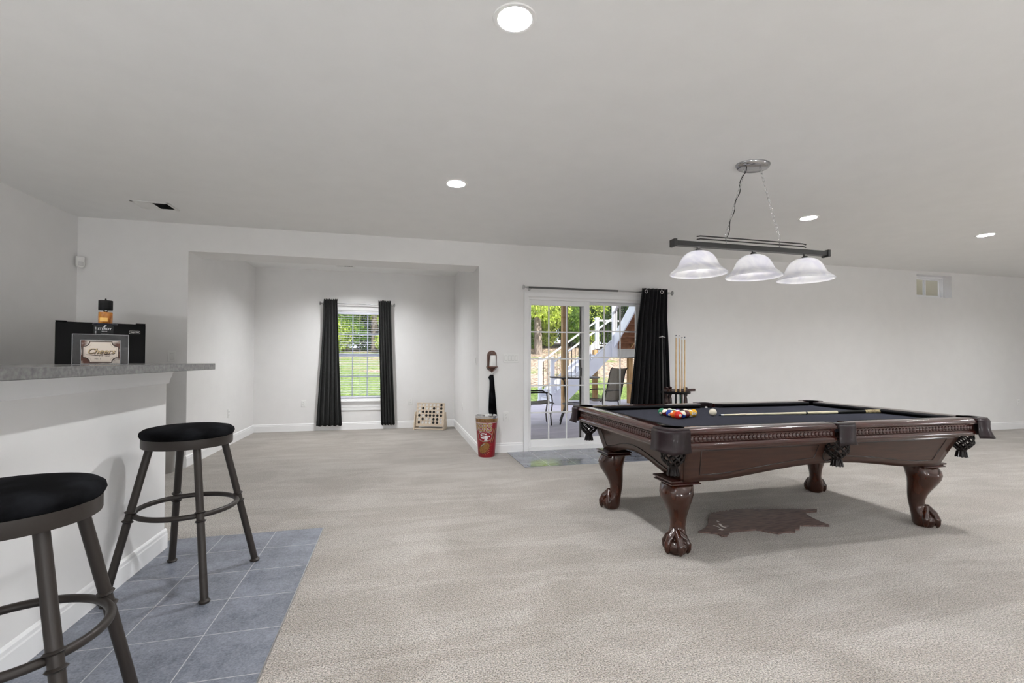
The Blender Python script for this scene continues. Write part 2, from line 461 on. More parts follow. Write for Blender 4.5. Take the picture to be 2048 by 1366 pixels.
# ------------------------------------------------------------------ ceiling fixtures
def bulb_mat(f): return mat('lamp_lens_%d' % int(f * 100), (1, 1, 1, 1), .4, emis=(.975, .985, 1.0, 1), estr=LAMP * f)
CAN_F = {0: .85, 1: 1.6, 4: .55, 5: .8, 18: 2.0, 2: 1.1}
BAFFLE = mat('white_baffle', sr(245, 245, 243), .5)
can_labels = {0: 'large bright recessed light, nearest the camera at top centre', 1: 'recessed ceiling light above the carpet in front of the alcove',
              2: 'recessed ceiling light just right of the hanging pool table lamp', 3: 'recessed ceiling light farthest right, near the small high window'}
for i, (x, y) in enumerate(CANS):
    unseen = {4: 'added directly over the camera', 5: 'added farthest behind the camera, over the carpet', 6: 'added right of the camera in line with the pool table', 7: 'added behind the pool table side of the camera', 8: 'added behind the pool table, last before the rear wall', 9: 'added beyond the near right end of the pool table', 10: 'added right of the room, second from the rear wall', 11: 'added right of the room, nearest the rear wall', 12: 'added outside the right edge, closest to the back wall', 13: 'added outside the right edge, middle of its row', 14: 'added outside the right edge, rear end of its row', 15: 'added closest to the right wall', 16: 'added over the bar beside the left wall', 17: 'added over the rear end of the bar', 18: 'inside the alcove ceiling, hidden by its header'}
    t = thing('recessed_light', can_labels.get(i) or 'recessed ceiling light ' + unseen[i], 'ceiling light', (x, y, H), group='recessed ceiling lights')
    mb = MB(); mb.lathe([(.098, 0), (.096, -.005), (.084, -.007), (RC - .002, -.003), (RC - .003, .0), (RC + .004, .004), (.098, .001)], 32, wrap=True)
    mb.build('trim_ring', BAFFLE, t)
    mb = MB(); mb.lathe([(RC - .002, 0), (.070, .03), (.062, .075), (.062, .11), (.001, .11)], 32)
    mb.build('baffle', BAFFLE, t)
    mb = MB(); mb.lathe([(.061, .075), (.060, .050), (.046, .036), (.020, .030), (.0005, .0295)], 24)
    mb.build('bulb', bulb_mat(CAN_F.get(i, 1.0)), t)

TB = mat('fill_globe', (1, 1, 1, 1), .4, emis=(.975, .985, 1.0, 1), estr=GLOBE_FILL)  # globe lamps out of view, added to lift the ceiling brightness
for x, y, lab in ((0.6, -2.0, 'added globe fill lamp standing behind the camera'), (3.0, -1.6, 'added globe fill lamp behind the camera, right of the first'), (8.5, -1.0, 'added globe fill lamp in the right part of the room'), (-2.65, -.2, 'added globe fill lamp behind the near end of the bar')):
    t = thing('fill_lamp', lab, 'floor lamp', (x, y, 0), group='added globe fill lamps')
    mb = MB(); mb.lathe([(.0005, 0), (.14, 0), (.14, .015), (.03, .03), (.0005, .03)], 32); mb.build('base', BLACK, t)
    mb = MB(); mb.tube([(0, 0, .02), (0, 0, .62)], .012, 12); mb.build('pole', BLACK, t)
    mb = MB(); mb.sphere((0, 0, .76), .15, 32, 20); mb.build('globe', TB, t, smooth=180)
def vent(name, label, loc, w_, d_, group='ceiling air vents'):
    t = thing(name, label, 'air vent', loc, group=group)
    mb = MB()
    for x0, x1, y0, y1 in ((-w_ / 2, w_ / 2, -d_ / 2, -d_ / 2 + .025), (-w_ / 2, w_ / 2, d_ / 2 - .025, d_ / 2), (-w_ / 2, -w_ / 2 + .025, -d_ / 2, d_ / 2), (w_ / 2 - .025, w_ / 2, -d_ / 2, d_ / 2), (-.006, .006, -d_ / 2, d_ / 2)):
        mb.box(x0, x1, y0, y1, -.008, 0)
    mb.build('frame', WHITEP, t, bevel=.002)
    mb = MB(); mb.box(-w_ / 2 + .02, w_ / 2 - .02, -d_ / 2 + .02, d_ / 2 - .02, -.0015, -.0005)
    mb.build('duct_opening', BLACK, t)
    mb = MB()
    for side, ang in ((-1, 1), (1, -1)):
        n = 11
        for k in range(n):
            x = side * (.012 + (w_ / 2 - .037) * (k + .5) / n)
            mb.add([(x - .0045 * ang, -d_ / 2 + .02, -.007), (x + .0045 * ang, -d_ / 2 + .02, -.001), (x + .0045 * ang, d_ / 2 - .02, -.001), (x - .0045 * ang, d_ / 2 - .02, -.007)], [(0, 1, 2, 3)])
    o = mb.build('louvers', WHITEP, t, smooth=0)
    return t
vent('ceiling_vent', 'white louvered vent in ceiling above the fridge corner', (-2.335, 5.34, H), .33, .25)
vent('ceiling_vent', 'slim vent in the ceiling of the alcove', (-.82, 8.04, H), .30, .15)

# ------------------------------------------------------------------ wall plates
def plate(loc, nrm, w_, h_, kind, label, n=1):
    # kind: outlet | switch ; nrm rotation about z so that local -Y points into the room
    t = thing('wall_outlet' if kind == 'outlet' else 'light_switch', label, 'outlet' if kind == 'outlet' else 'light switch', loc, nrm,
              'wall outlets' if kind == 'outlet' else 'light switches')
    mb = MB(); mb.box(-w_ / 2, w_ / 2, -.006, 0, -h_ / 2, h_ / 2); mb.build('cover_plate', WHITEP, t, bevel=.003)
    if kind == 'outlet':
        for z in (-.021, .021):
            mb = MB(); mb.prism([(.017 * cos(a) , z + max(-.0135, min(.0135, .017 * sin(a)))) for a in [2 * pi * k / 20 for k in range(20)]], -.0085, -.004, 'y')
            s_o = mb.build('socket', WHITEP, t)
            mb = MB()
            for x, hh in ((-.007, .0045), (.007, .0035)): mb.box(x - .0012, x + .0012, -.0092, -.008, z + .003 - hh, z + .003 + hh)
            mb.box(-.002, .002, -.0092, -.008, z - .010, z - .006)
            mb.build('slots', BLACK, s_o, smooth=0)
    else:
        for k in range(n):
            x = (k - (n - 1) / 2) * .046
            mb = MB(); mb.box(x - .0175, x + .0175, -.0075, -.005, -.034, .034); mb.build('rocker_frame', mat('rocker_shadow', sr(196, 196, 194), .5), t, smooth=0)
            mb = MB(); mb.add([(x - .015, -.0078, -.031), (x + .015, -.0078, -.031), (x + .015, -.012, .031), (x - .015, -.012, .031), (x - .015, -.005, -.031), (x + .015, -.005, -.031), (x + .015, -.005, .031), (x - .015, -.005, .031)],
                              [(0, 1, 2, 3), (4, 5, 1, 0), (3, 2, 6, 7), (0, 3, 7, 4), (1, 5, 6, 2)])
            mb.build('rocker', WHITEP, t, smooth=0)
    return t
plate((1.404, YM, .472), 0, .075, .118, 'outlet', 'white outlet low on the wall right of the red wastebasket')
plate((10.9, YM, .473), 0, .075, .118, 'outlet', 'outlet at far right end of the back wall')
plate((-1.514, YB, .464), 0, .075, .118, 'outlet', 'outlet left of the alcove window curtains')
plate((.255, YB, .474), 0, .075, .118, 'outlet', 'outlet just above left of the wooden disc game')
plate((AX1, 7.462, .463), pi / 2 * -1, .075, .118, 'outlet', 'outlet on the right side wall of the alcove')
plate((AX0, 7.342, .447), pi / 2, .075, .118, 'outlet', 'outlet on the left side wall of the alcove')
plate((1.472, YM, 1.235), 0, .208, .118, 'switch', 'wide four gang switch plate left of the sliding door', 4)
plate((-2.43, YM, 1.24), 0, .078, .118, 'switch', 'single switch on wall behind the bar end')
plate((AX1, 6.18, 1.204), -pi / 2, .075, .118, 'switch', 'single switch on the right side wall of the alcove')
# motion sensor
t = thing('motion_sensor', 'small white motion sensor in the corner above the bar', 'sensor', (-3.285, YM - .045, 2.245), radians(45))
mb = MB(); prof = []
for k in range(13):
    a = pi * k / 12; prof.append((.036 * cos(a), -.03 - .036 * sin(a)))
poly = [(.036, .055), (-.036, .055)] + prof[::-1]
mb.prism(poly, -.035, .0, 'y'); mb.build('housing', WHITEP, t, bevel=.008, seg=3)
mb = MB(); mb.box(-.022, .022, -.040, -.032, -.045, .0); mb.build('lens', mat('sensor_lens', sr(215, 215, 214), .25), t, bevel=.004)

# ------------------------------------------------------------------ sliding glass door
CASE = TRIM
def frame_rect(mb, x0, x1, z0, z1, w_, y0, y1, wb=None, wt=None):
    wb = w_ if wb is None else wb; wt = w_ if wt is None else wt
    mb.box(x0, x0 + w_, y0, y1, z0, z1); mb.box(x1 - w_, x1, y0, y1, z0, z1)
    mb.box(x0 + w_, x1 - w_, y0, y1, z0, z0 + wb); mb.box(x0 + w_, x1 - w_, y0, y1, z1 - wt, z1)
door = thing('door_1', 'white sliding glass patio door with grilles', 'door', (0, YM, 0)); door['kind'] = 'structure'; del door['category']
mb = MB()   # casing on the wall
for d, o in ((.0, .016), (.022, .022)):
    pass
cw = .062
mb.box(1.645, 1.645 + cw, -.018, 0, 0, 2.06); mb.box(3.43, 3.43 + cw, -.018, 0, 0, 2.06); mb.box(1.645, 3.43 + cw, -.018, 0, 2.06, 2.125)
mb.box(1.645, 1.66, -.026, -.018, 0, 2.125); mb.box(3.477, 3.492, -.026, -.018, 0, 2.125); mb.box(1.66, 3.477, -.026, -.018, 2.11, 2.125)
mb.build('casing', CASE, door, bevel=.003)
mb = MB(); mb.box(DX0, 1.725, 0, .17, 0, DZ); mb.box(3.415, DX1, 0, .17, 0, DZ); mb.box(1.725, 3.415, 0, .17, 2.02, DZ); mb.box(1.725, 3.415, 0, .17, 0, .05)
mb.build('frame', CASE, door, bevel=.002)
def door_panel(x0, x1, y0, y1, gx0, gx1, gz0, gz1, z0, z1, par, nm, cols=3, rows=5):
    mb = MB(); mb.box(x0, gx0, y0, y1, z0, z1); mb.box(gx1, x1, y0, y1, z0, z1); mb.box(gx0, gx1, y0, y1, z0, gz0); mb.box(gx0, gx1, y0, y1, gz1, z1)
    p = mb.build(nm, CASE, par, bevel=.003)
    ym = (y0 + y1) / 2
    mb = MB(); mb.box(gx0 - .005, gx1 + .005, ym - .003, ym + .003, gz0 - .005, gz1 + .005); mb.build('glass', PANE, p, smooth=0)
    mb = MB()
    for k in range(1, cols):
        x = gx0 + (gx1 - gx0) * k / cols; mb.box(x - .009, x + .009, ym - .010, ym - .004, gz0, gz1)
    for k in range(1, rows):
        z = gz0 + (gz1 - gz0) * k / rows; mb.box(gx0, gx1, ym - .011, ym - .005, z - .009, z + .009)
    mb.build('grille', CASE, p, smooth=0)
    return p
door_panel(2.515, 3.415, .085, .125, 2.605, 3.34, .15, 2.0 - .012, .05, 2.02, door, 'fixed_panel')
p1 = door_panel(1.725, 2.600, .030, .072, 1.755, 2.520, .143, 1.955, .05, 2.02, door, 'sliding_panel')
mb = MB(); mb.box(2.50, 2.545, .138, .158, .06, 2.0); mb.box(1.73, 1.76, .138, .158, .06, 2.0); mb.box(1.76, 2.50, .138, .158, .06, .10); mb.box(1.76, 2.50, .138, .158, 1.975, 2.0)
scr = mb.build('screen_frame', mat('bronze_frame', sr(52, 48, 46), .5), door, bevel=.002)
mb = MB(); mb.box(2.508, 2.545, .10, .138, .985, 1.11); mb.build('screen_latch', BLACK, scr, bevel=.003)

# ------------------------------------------------------------------ alcove window with blinds
win = thing('window_1', 'white double hung window with grilles and blinds', 'window', (0, YB, 0)); win['kind'] = 'structure'; del win['category']
mb = MB()
mb.box(-1.13, AWX0 + .01, -.018, 0, .47, 2.145); mb.box(AWX1 - .01, -.10, -.018, 0, .47, 2.145); mb.box(-1.13, -.10, -.018, 0, 2.06, 2.145); mb.box(-1.14, -.09, -.026, 0, 2.13, 2.148)
mb.build('casing', TRIM, win, bevel=.003)
mb = MB(); mb.box(-1.16, -.07, -.045, .06, .478, .503); mb.build('sill', TRIM, win, bevel=.006)
mb = MB(); mb.box(-1.13, -.10, -.016, 0, .385, .478); mb.box(-1.13, -.10, -.012, 0, .33, .385); mb.build('apron', TRIM, win, bevel=.003)
mb = MB(); frame_rect(mb, AWX0, AWX1, AWZ0, AWZ1, .035, .0, .14); mb.build('jamb', TRIM, win, bevel=.002)
VIN = mat('vinyl_sash', sr(214, 220, 236), .4)
gx0, gx1 = -.99, -.24
for nm, z0, z1, y0 in (('upper_sash', 1.27, 2.04, .085), ('lower_sash', .535, 1.30, .055)):
    mb = MB(); frame_rect(mb, AWX0 + .03, AWX1 - .03, z0, z1, .04, y0, y0 + .028); sh = mb.build(nm, VIN, win, bevel=.002)
    mb = MB(); mb.box(gx0 - .01, gx1 + .01, y0 + .012, y0 + .016, z0 + .035, z1 - .035); mb.build('glass', PANE, sh, smooth=0)
    mb = MB()
    for k in (1, 2):
        x = gx0 + (gx1 - gx0) * k / 3; mb.box(x - .009, x + .009, y0 + .018, y0 + .026, z0 + .04, z1 - .04)
    z = (z0 + z1) / 2; mb.box(gx0, gx1, y0 + .0185, y0 + .0255, z - .009, z + .009)
    mb.build('grille', VIN, sh, smooth=0)
bl = thing('window_blind', 'open white slat blind hanging in alcove window', 'blind', (0, YB + .025, 0))
SL = mat('blind_slat', sr(226, 228, 238), .45)
mb = MB(); mb.box(AWX0 + .036, AWX1 - .036, -.024, .024, 1.995, 2.034); mb.build('headrail', SL, bl, bevel=.003)
sls = MB(); zz = 1.96
while zz > .60:
    # slightly crowned slat, edge a little lower towards the room
    x0, x1 = AWX0 + .038, AWX1 - .038
    pr = [(-.022, zz - .001), (-.008, zz + .0030), (.008, zz + .0034), (.022, zz + .001), (.022, zz - .001), (.008, zz + .0014), (-.008, zz + .001), (-.022, zz - .003)]
    sls.loft([[(x0, y, z) for y, z in pr], [(x1, y, z) for y, z in pr]]); zz -= .0405
sls.build('slats', SL, bl, smooth=30)
mb = MB(); mb.box(AWX0 + .038, AWX1 - .038, -.022, .022, .548, .572); mb.build('bottom_rail', SL, bl, bevel=.003)
mb = MB()
for x in (-.93, -.615, -.30):
    for y in (-.021, .021): mb.tube([(x, y, .57), (x, y, 2.0)], .0009, 5)
mb.build('cords', SL, bl)

# ------------------------------------------------------------------ small high window at right
w2 = thing('window_2', 'small high slider window in the back wall', 'window', (0, YM, 0)); w2['kind'] = 'structure'; del w2['category']
mb = MB(); frame_rect(mb, WX0, WX1, WZ0, WZ1, .03, .12, .19); mb.build('frame', TRIM, w2, bevel=.002)
mb = MB(); frame_rect(mb, WX0 + .03, 8.93, WZ0 + .03, WZ1 - .03, .028, .14, .155); frame_rect(mb, 8.90, WX1 - .03, WZ0 + .03, WZ1 - .03, .028, .158, .173); s2 = mb.build('sash', TRIM, w2, bevel=.002)
mb = MB(); mb.box(WX0 + .05, 8.92, .146, .149, WZ0 + .05, WZ1 - .05); mb.box(8.92, WX1 - .05, .164, .167, WZ0 + .05, WZ1 - .05); mb.build('glass', PANE, s2, smooth=0)
# window well outside: pale corrugated curved liner
mb = MB(); rings = []
for k in range(25):
    z = 1.9 + .04 * k; wv = .012 * (k % 2)
    rings.append([(8.95 + (.62 + wv) * cos(a), YM + .165 + (.62 + wv) * sin(a), z) for a in [pi * j / 24 for j in range(25)]])
mb.loft(rings, False, False)
o = mb.build('window_well', mat('well_metal', sr(190, 182, 158), .5), smooth=60); tag(o, 'cream corrugated window well outside small high window', 'window well')
mod = o.modifiers.new('solid', 'SOLIDIFY'); mod.thickness = .004

# ------------------------------------------------------------------ curtains
def curtain(name, label, x_top, x_bot, z0, z1, folds, m, y, depth=.035, lean=0, rufl=0, group='black curtain panels', rings_at=None, seed=1):
    rnd = random.Random(seed)
    t = thing(name, label, 'curtain', (0, y, 0), group=group)
    nx, nz = folds * 14, 40
    ph = [rnd.uniform(-.5, .5) for _ in range(folds + 2)]; am = [rnd.uniform(.6, 1.15) for _ in range(folds + 2)]
    mb = MB(); rows = []
    for i in range(nz + 1):
        f = i / nz; z = z1 + (z0 - z1) * f
        e = f ** 1.15
        a0 = x_top[0] + (x_bot[0] - x_top[0]) * e; a1 = x_top[1] + (x_bot[1] - x_top[1]) * e
        r = []
        for j in range(nx + 1):
            s_ = j / nx; k = s_ * folds; ki = min(int(k), folds)
            A = am[ki] * (1 - (k - ki)) + am[ki + 1] * (k - ki); P_ = ph[ki] * (1 - (k - ki)) + ph[ki + 1] * (k - ki)
            d = depth * A * (.55 + .45 * f)
            yy = -d * cos(2 * pi * k + P_ * f * 1.6) + .010 * sin(5 * f + 9 * s_)
            xx = a0 + (a1 - a0) * s_ + .25 * d * sin(4 * pi * k + P_) * (.4 + f)
            yy -= (depth * .7 + .014) * max(0, 1 - f * 5)
            zo = 0
            if f > .98: zo = .012 * sin(2 * pi * k + 1) * (f - .98) / .02
            r.append((xx, yy, z + zo))
        rows.append(r)
    if rufl:
        top = []
        for lv, (dz, am2) in enumerate(((.04, .016), (.022, .012))):
            r = []
            for j in range(nx + 1):
                s_ = j / nx
                r.append((x_top[0] + (x_top[1] - x_top[0]) * s_ + .004 * sin(60 * s_), am2 * sin(2 * pi * folds * 2.3 * s_) + .006 * sin(71 * s_) - .02, z1 + dz + .008 * sin(47 * s_ + lv) * (lv == 0)))
            top.append(r)
        rows = top + rows
    mb.loft(rows, False, False)
    o = mb.build('fabric', m, t, smooth=180)
    md = o.modifiers.new('solid', 'SOLIDIFY'); md.thickness = .003
    if rings_at:
        for x in rings_at:
            mb = MB(); mb.torus((x, -.064, z1 - .047), .021, .0045, 24, 8, Matrix.Rotation(pi / 2, 3, 'X')); mb.build('grommet', CHROME, t)
    return t
curtain('curtain_panel', 'charcoal curtain panel left of the alcove window', (-1.190, -.975), (-1.290, -.885), .085, 2.195, 5, CURT2, YB - .085, .030, rufl=1, seed=3)
curtain('curtain_panel', 'charcoal curtain panel right of the alcove window', (-.300, -.095), (-.245, -.012), .075, 2.195, 5, CURT2, YB - .085, .028, rufl=1, seed=9)
curtain('curtain_panel', 'wide black grommet curtain right of sliding door', (3.300, 3.700), (3.06, 3.79), .03, 2.215, 7, CURT, YM - .10, .042, rings_at=(3.36, 3.60), seed=5)

dkrod = mat('dark_nickel', (.16, .16, .16, 1), .3, metal=1)
def rod(name, label, x0, x1, z, y, r, brs, knob=1):
    t = thing(name, label, 'curtain rod', (0, y, z), group='curtain rods')
    xm = x0 + (x1 - x0) * .62
    mb = MB(); mb.tube([(x0, 0, 0), (xm, 0, 0)], r, 12); rr_ = mb.build('rod', dkrod if knob else STEEL, t); mb = MB(); mb.tube([(xm - .01, 0, 0), (x1, 0, 0)], r * .8, 12); mb.build('inner_rod', STEEL, t)
    for x, s_ in ((x0, -1), (x1, 1)):
        mb = MB(); mb.M = Matrix.Translation((x, 0, 0)) @ Matrix.Rotation(s_ * pi / 2, 4, 'Y')
        mb.lathe([(.001, -.02), (.014, -.02), (.014, 0), (.009, .006), (.009, .022), (.016, .028), (.030, .040), (.034, .046), (.030, .054), (.001, .060)], 16)
        mb.build('finial', STEEL, t)
    for x in brs:
        mb = MB(); mb.tube([(x, 0, -r * 1.1), (x, -y + (YM if y < 6.2 else YB) - .004, -r * 1.1)], .006, 8); mb.M = Matrix.Translation((x, -y + (YM if y < 6.2 else YB), -r)) @ Matrix.Rotation(pi / 2, 4, 'X'); mb.lathe([(.001, .008), (.016, .008), (.02, 0)], 14)
        mb.build('bracket', STEEL, t)
rod('curtain_rod', 'steel curtain rod above the sliding door', 1.66, 3.76, 2.168, YM - .10, .0135, (1.72, 3.745))
rod('curtain_rod', 'thin chrome curtain rod above alcove window', -1.21, -.075, 2.165, YB - .085, .008, (-1.205, -.083), 0)

# ------------------------------------------------------------------ pool table
TX, TY = 2.762, 3.090
PA, PB = 1.276, .738
tb = thing('pool_table', 'mahogany pool table with dark felt and claw feet', 'pool table', (TX, TY, 0))
# bed
mb = MB(); bx, by = PA - .12, PB - .12
poly = [(-bx + .06, -by), (-.05, -by), (-.03, -by + .03), (.03, -by + .03), (.05, -by), (bx - .06, -by), (bx, -by + .06), (bx, by - .06), (bx - .06, by), (.05, by), (.03, by - .03), (-.03, by - .03), (-.05, by), (-bx + .06, by), (-bx, by - .06), (-bx, -by + .06)]
mb.prism(poly, .745, .785); mb.build('bed_cloth', FELT, tb, smooth=0)
RP = [(-.128, .816), (-.09, .8205), (-.05, .822), (-.02, .819), (-.006, .811), (0, .800), (-.003, .791), (-.014, .785), (-.020, .779), (-.022, .772), (-.022, .741), (-.016, .737), (-.010, .732),
      (-.006, .722), (-.006, .714), (-.012, .708), (-.014, .702), (-.030, .698), (-.128, .698)]
def rail_seg(axis, sgn, s0, s1):
    def P(s_, o, z):
        return (s_, sgn * (PB + o), z) if axis == 'x' else (sgn * (PA + o), s_, z)
    mb = MB(); mb.loft([[P(s_, o, z) for o, z in RP] for s_ in (s0, s1)])
    r = mb.build('rail', MAHOG, tb, smooth=50)
    mb = MB(); n = int((s1 - s0 - .02) / .0285); st = (s1 - s0 - .02) / n
    for k in range(n):
        c = s0 + .01 + (k + .5) * st; h = .0122
        ring = [[P(c + h * cos(a) * w_, -.0215 + .0075 * sin(a) * w_, z) for a in [pi * j / 6 for j in range(7)]] for z, w_ in ((.743, .55), (.748, .95), (.757, 1.0), (.766, .95), (.771, .55))]
        mb.loft(ring, True, True)
        mb.mi = 0
    mb.build('frieze_carving', MAHOG, r, smooth=50)
    # cushion with mitred ends
    mb = MB(); m_ = .055
    cp = [(-.126, .817, 0), (-.150, .816, .4), (-.176, .812, .95), (-.180, .806, 1), (-.172, .796, .9), (-.150, .785, .4), (-.126, .785, 0)]
    mb.loft([[P(s0 + .0 + m_ * e, o, z) for o, z, e in cp], [P(s1 - m_ * e, o, z) for o, z, e in cp]])
    mb.build('cushion', CUSH, r, smooth=40)
    # sights: pale diamonds inlaid on the rail top
    return r
CO, SP = .150, .072
for sg in (-1, 1):
    rail_seg('x', sg, -(PA - CO), -SP); rail_seg('x', sg, SP, PA - CO)
    rail_seg('y', sg, -(PB - CO), PB - CO)
# corner and side pockets
def corner_pocket(sx, sy, seed):
    def Q(x, y): return (sx * (PA + x), sy * (PB + y))     # x,y <=0 inside
    p = MB()
    outer = [(-CO, 0)]
    R_ = .085
    for k in range(9):
        a = pi / 2 - pi / 2 * k / 8; outer.append((-R_ + R_ * cos(a) + .007, -R_ + R_ * sin(a) + .007))
    outer.append((0, -CO))
    c = (-.103, -.103); r_ = .062; arc = []
    for k in range(13):
        a = radians(-72 + (162 + 72) * k / 12); arc.append((c[0] + r_ * cos(a), c[1] + r_ * sin(a)))
    poly = [Q(*q) for q in outer] + [Q(*q) for q in [(-.128 + .03, -CO)] + arc + [(-CO, -.128 + .03)]]
    p.prism(poly, .786, .823); pk = p.build('corner_casting', LEATHER, tb, smooth=30, bevel=.007, seg=3)
    # leather skirt folded round the corner
    rows = []
    for z, off in ((.812, -.002), (.800, .008), (.785, .008), (.76, .008), (.73, .013), (.705, .024), (.686, .036)):
        r = []
        for i, (x, y) in enumerate(outer):
            w_ = .35 + .65 * sin(pi * i / (len(outer) - 1)); d = Vector((.7071, .7071)) if 0 < i < len(outer) - 1 else Vector((0, 1) if i == 0 else (1, 0))
            fl = .010 * sin(3.0 * pi * i / (len(outer) - 1)) * (.812 - z) / .12
            q = Q(x + d.x * (off * w_ + fl * .4), y + d.y * (off * w_ + fl * .4)); r.append((q[0], q[1], z - (.006 * sin(2 * pi * i / (len(outer) - 1)) if z < .70 else 0)))
        rows.append(r)
    p = MB(); p.loft(rows, False, False); o = p.build('leather_skirt', LEATHER, tb, smooth=180)
    md = o.modifiers.new('solid', 'SOLIDIFY'); md.thickness = .005; md.offset = 1
    # woven leather net below
    net(sx * (PA - .115), sy * (PB - .115), .70)
def net(cx, cy, zt, parent=None):
    p = MB(); n = 9
    prof = lambda f: (.060 + .006 * sin(pi * f * 1.1)) * (1 if f < .62 else 1 - .55 * ((f - .62) / .38) ** 1.3)
    for k in range(n):
        for dr in (1, -1):
            pts = []
            for i in range(13):
                f = i / 12; a = 2 * pi * (k / n + dr * f * .30); R_ = prof(f) + dr * .0012
                pts.append((cx + R_ * cos(a), cy + R_ * sin(a), zt - .11 * f))
            p.tube(pts, .0052, 6)
    p.torus((cx, cy, zt), .060, .006, 28, 6)
    p.lathe([(.030, zt - .105), (.029, zt - .118), (.024, zt - .125), (.026, zt - .14), (.033, zt - .165), (.001, zt - .165)], 14, (cx, cy, 0))
    for k in range(10):
        a = 2 * pi * k / 10; p.tube([(cx + .026 * cos(a), cy + .026 * sin(a), zt - .125), (cx + .035 * cos(a), cy + .035 * sin(a), zt - .168)], .004, 5)
    return p.build('pocket_net', NETL, tb, smooth=60)
for i, (sx, sy) in enumerate(((-1, -1), (1, -1), (1, 1), (-1, 1))): corner_pocket(sx, sy, i)
for sy in (-1, 1):
    p = MB(); r_ = .052; c = (0, -.088)
    arc = [(c[0] + r_ * cos(radians(a)), c[1] + r_ * sin(radians(a))) for a in range(-10, 191, 16)]
    poly = [(-SP, 0), (-.04, .006), (0, .008), (.04, .006), (SP, 0), (SP, -.10)] + arc + [(-SP, -.10)]
    p.prism([(x, sy * (PB + y)) for x, y in poly], .786, .8235); p.build('side_casting', LEATHER, tb, smooth=30, bevel=.006, seg=3)
    rows = []
    for z, off, wd in ((.815, .004, .070), (.800, .012, .070), (.77, .014, .068), (.74, .012, .067), (.71, .014, .069), (.692, .022, .073)):
        rows.append([(wd * s_, sy * (PB + off - .006 * s_ * s_ + .010 * (1 - s_ * s_)), z - .008 * abs(s_) * (z < .70)) for s_ in [j / 8 - 1 for j in range(17)]])
    p = MB(); p.loft(rows, False, False); o = p.build('leather_skirt', LEATHER, tb, smooth=180)
    md = o.modifiers.new('solid', 'SOLIDIFY'); md.thickness = .005
    net(0, sy * (PB - .070), .705)
# cabinet panels
TA, TBY, BA, BBY, ZT, ZB = 1.10, .645, 1.045, .548, .700, .470
def side_at(z):
    f = (ZT - z) / (ZT - ZB); return TA + (BA - TA) * f, TBY + (BBY - TBY) * f
def arch(s_, h):
    a = abs(s_)
    return ZB if a > .80 else ZB + h * (.5 + .5 * cos(pi * a / .80)) ** .75
def panel(axis, sg, h):
    mb = MB(); cols = []; N_ = 48
    for i in range(N_ + 1):
        s_ = i / N_ * 2 - 1; zb = arch(s_, h); c = []
        for k in range(7):
            z = ZT + (zb - ZT) * k / 6; a, b = side_at(z)
            c.append((s_ * a, sg * b, z) if axis == 'x' else (sg * a, s_ * b, z))
        cols.append(c)
    mb.loft(cols, False, False)
    o = mb.build('apron_panel', CAB, tb, smooth=60)
    md = o.modifiers.new('solid', 'SOLIDIFY'); md.thickness = .022; md.offset = 0
    # recessed panel line
    def pt(s_, z, out=.0125):
        a, b = side_at(z); return (s_ * a, sg * (b + out), z) if axis == 'x' else (sg * (a + out), s_ * b, z)
    lim = .90 if axis == 'x' else .84
    def outline(s0, s1):
        pts = [pt(s0, .675), pt(s1, .675)]
        top = [pt(s0 + (s1 - s0) * k / 10, .675) for k in range(11)]
        bot = [pt(s1 - (s1 - s0) * k / 24, arch(s1 - (s1 - s0) * k / 24, h) + .042) for k in range(25)]
        return top + bot
    mb = MB()
    if axis == 'x':
        for s0, s1 in ((-lim, -.11), (.11, lim)): mb.tube(outline(s0, s1), .0035, 6, True)
        cc = [(s_, z) for s_, z in [(.055 * cos(a) , .610 + .055 * sin(a)) for a in [2 * pi * k / 32 for k in range(32)]]]
        mb.tube([pt(s_ / TA, z) for s_, z in cc], .005, 6, True)
    else:
        mb.tube(outline(-lim, lim), .0035, 6, True)
    mb.build('panel_bead', GROOVE, o, smooth=60)
for sg in (-1, 1): panel('x', sg, .075); panel('y', sg, .085)
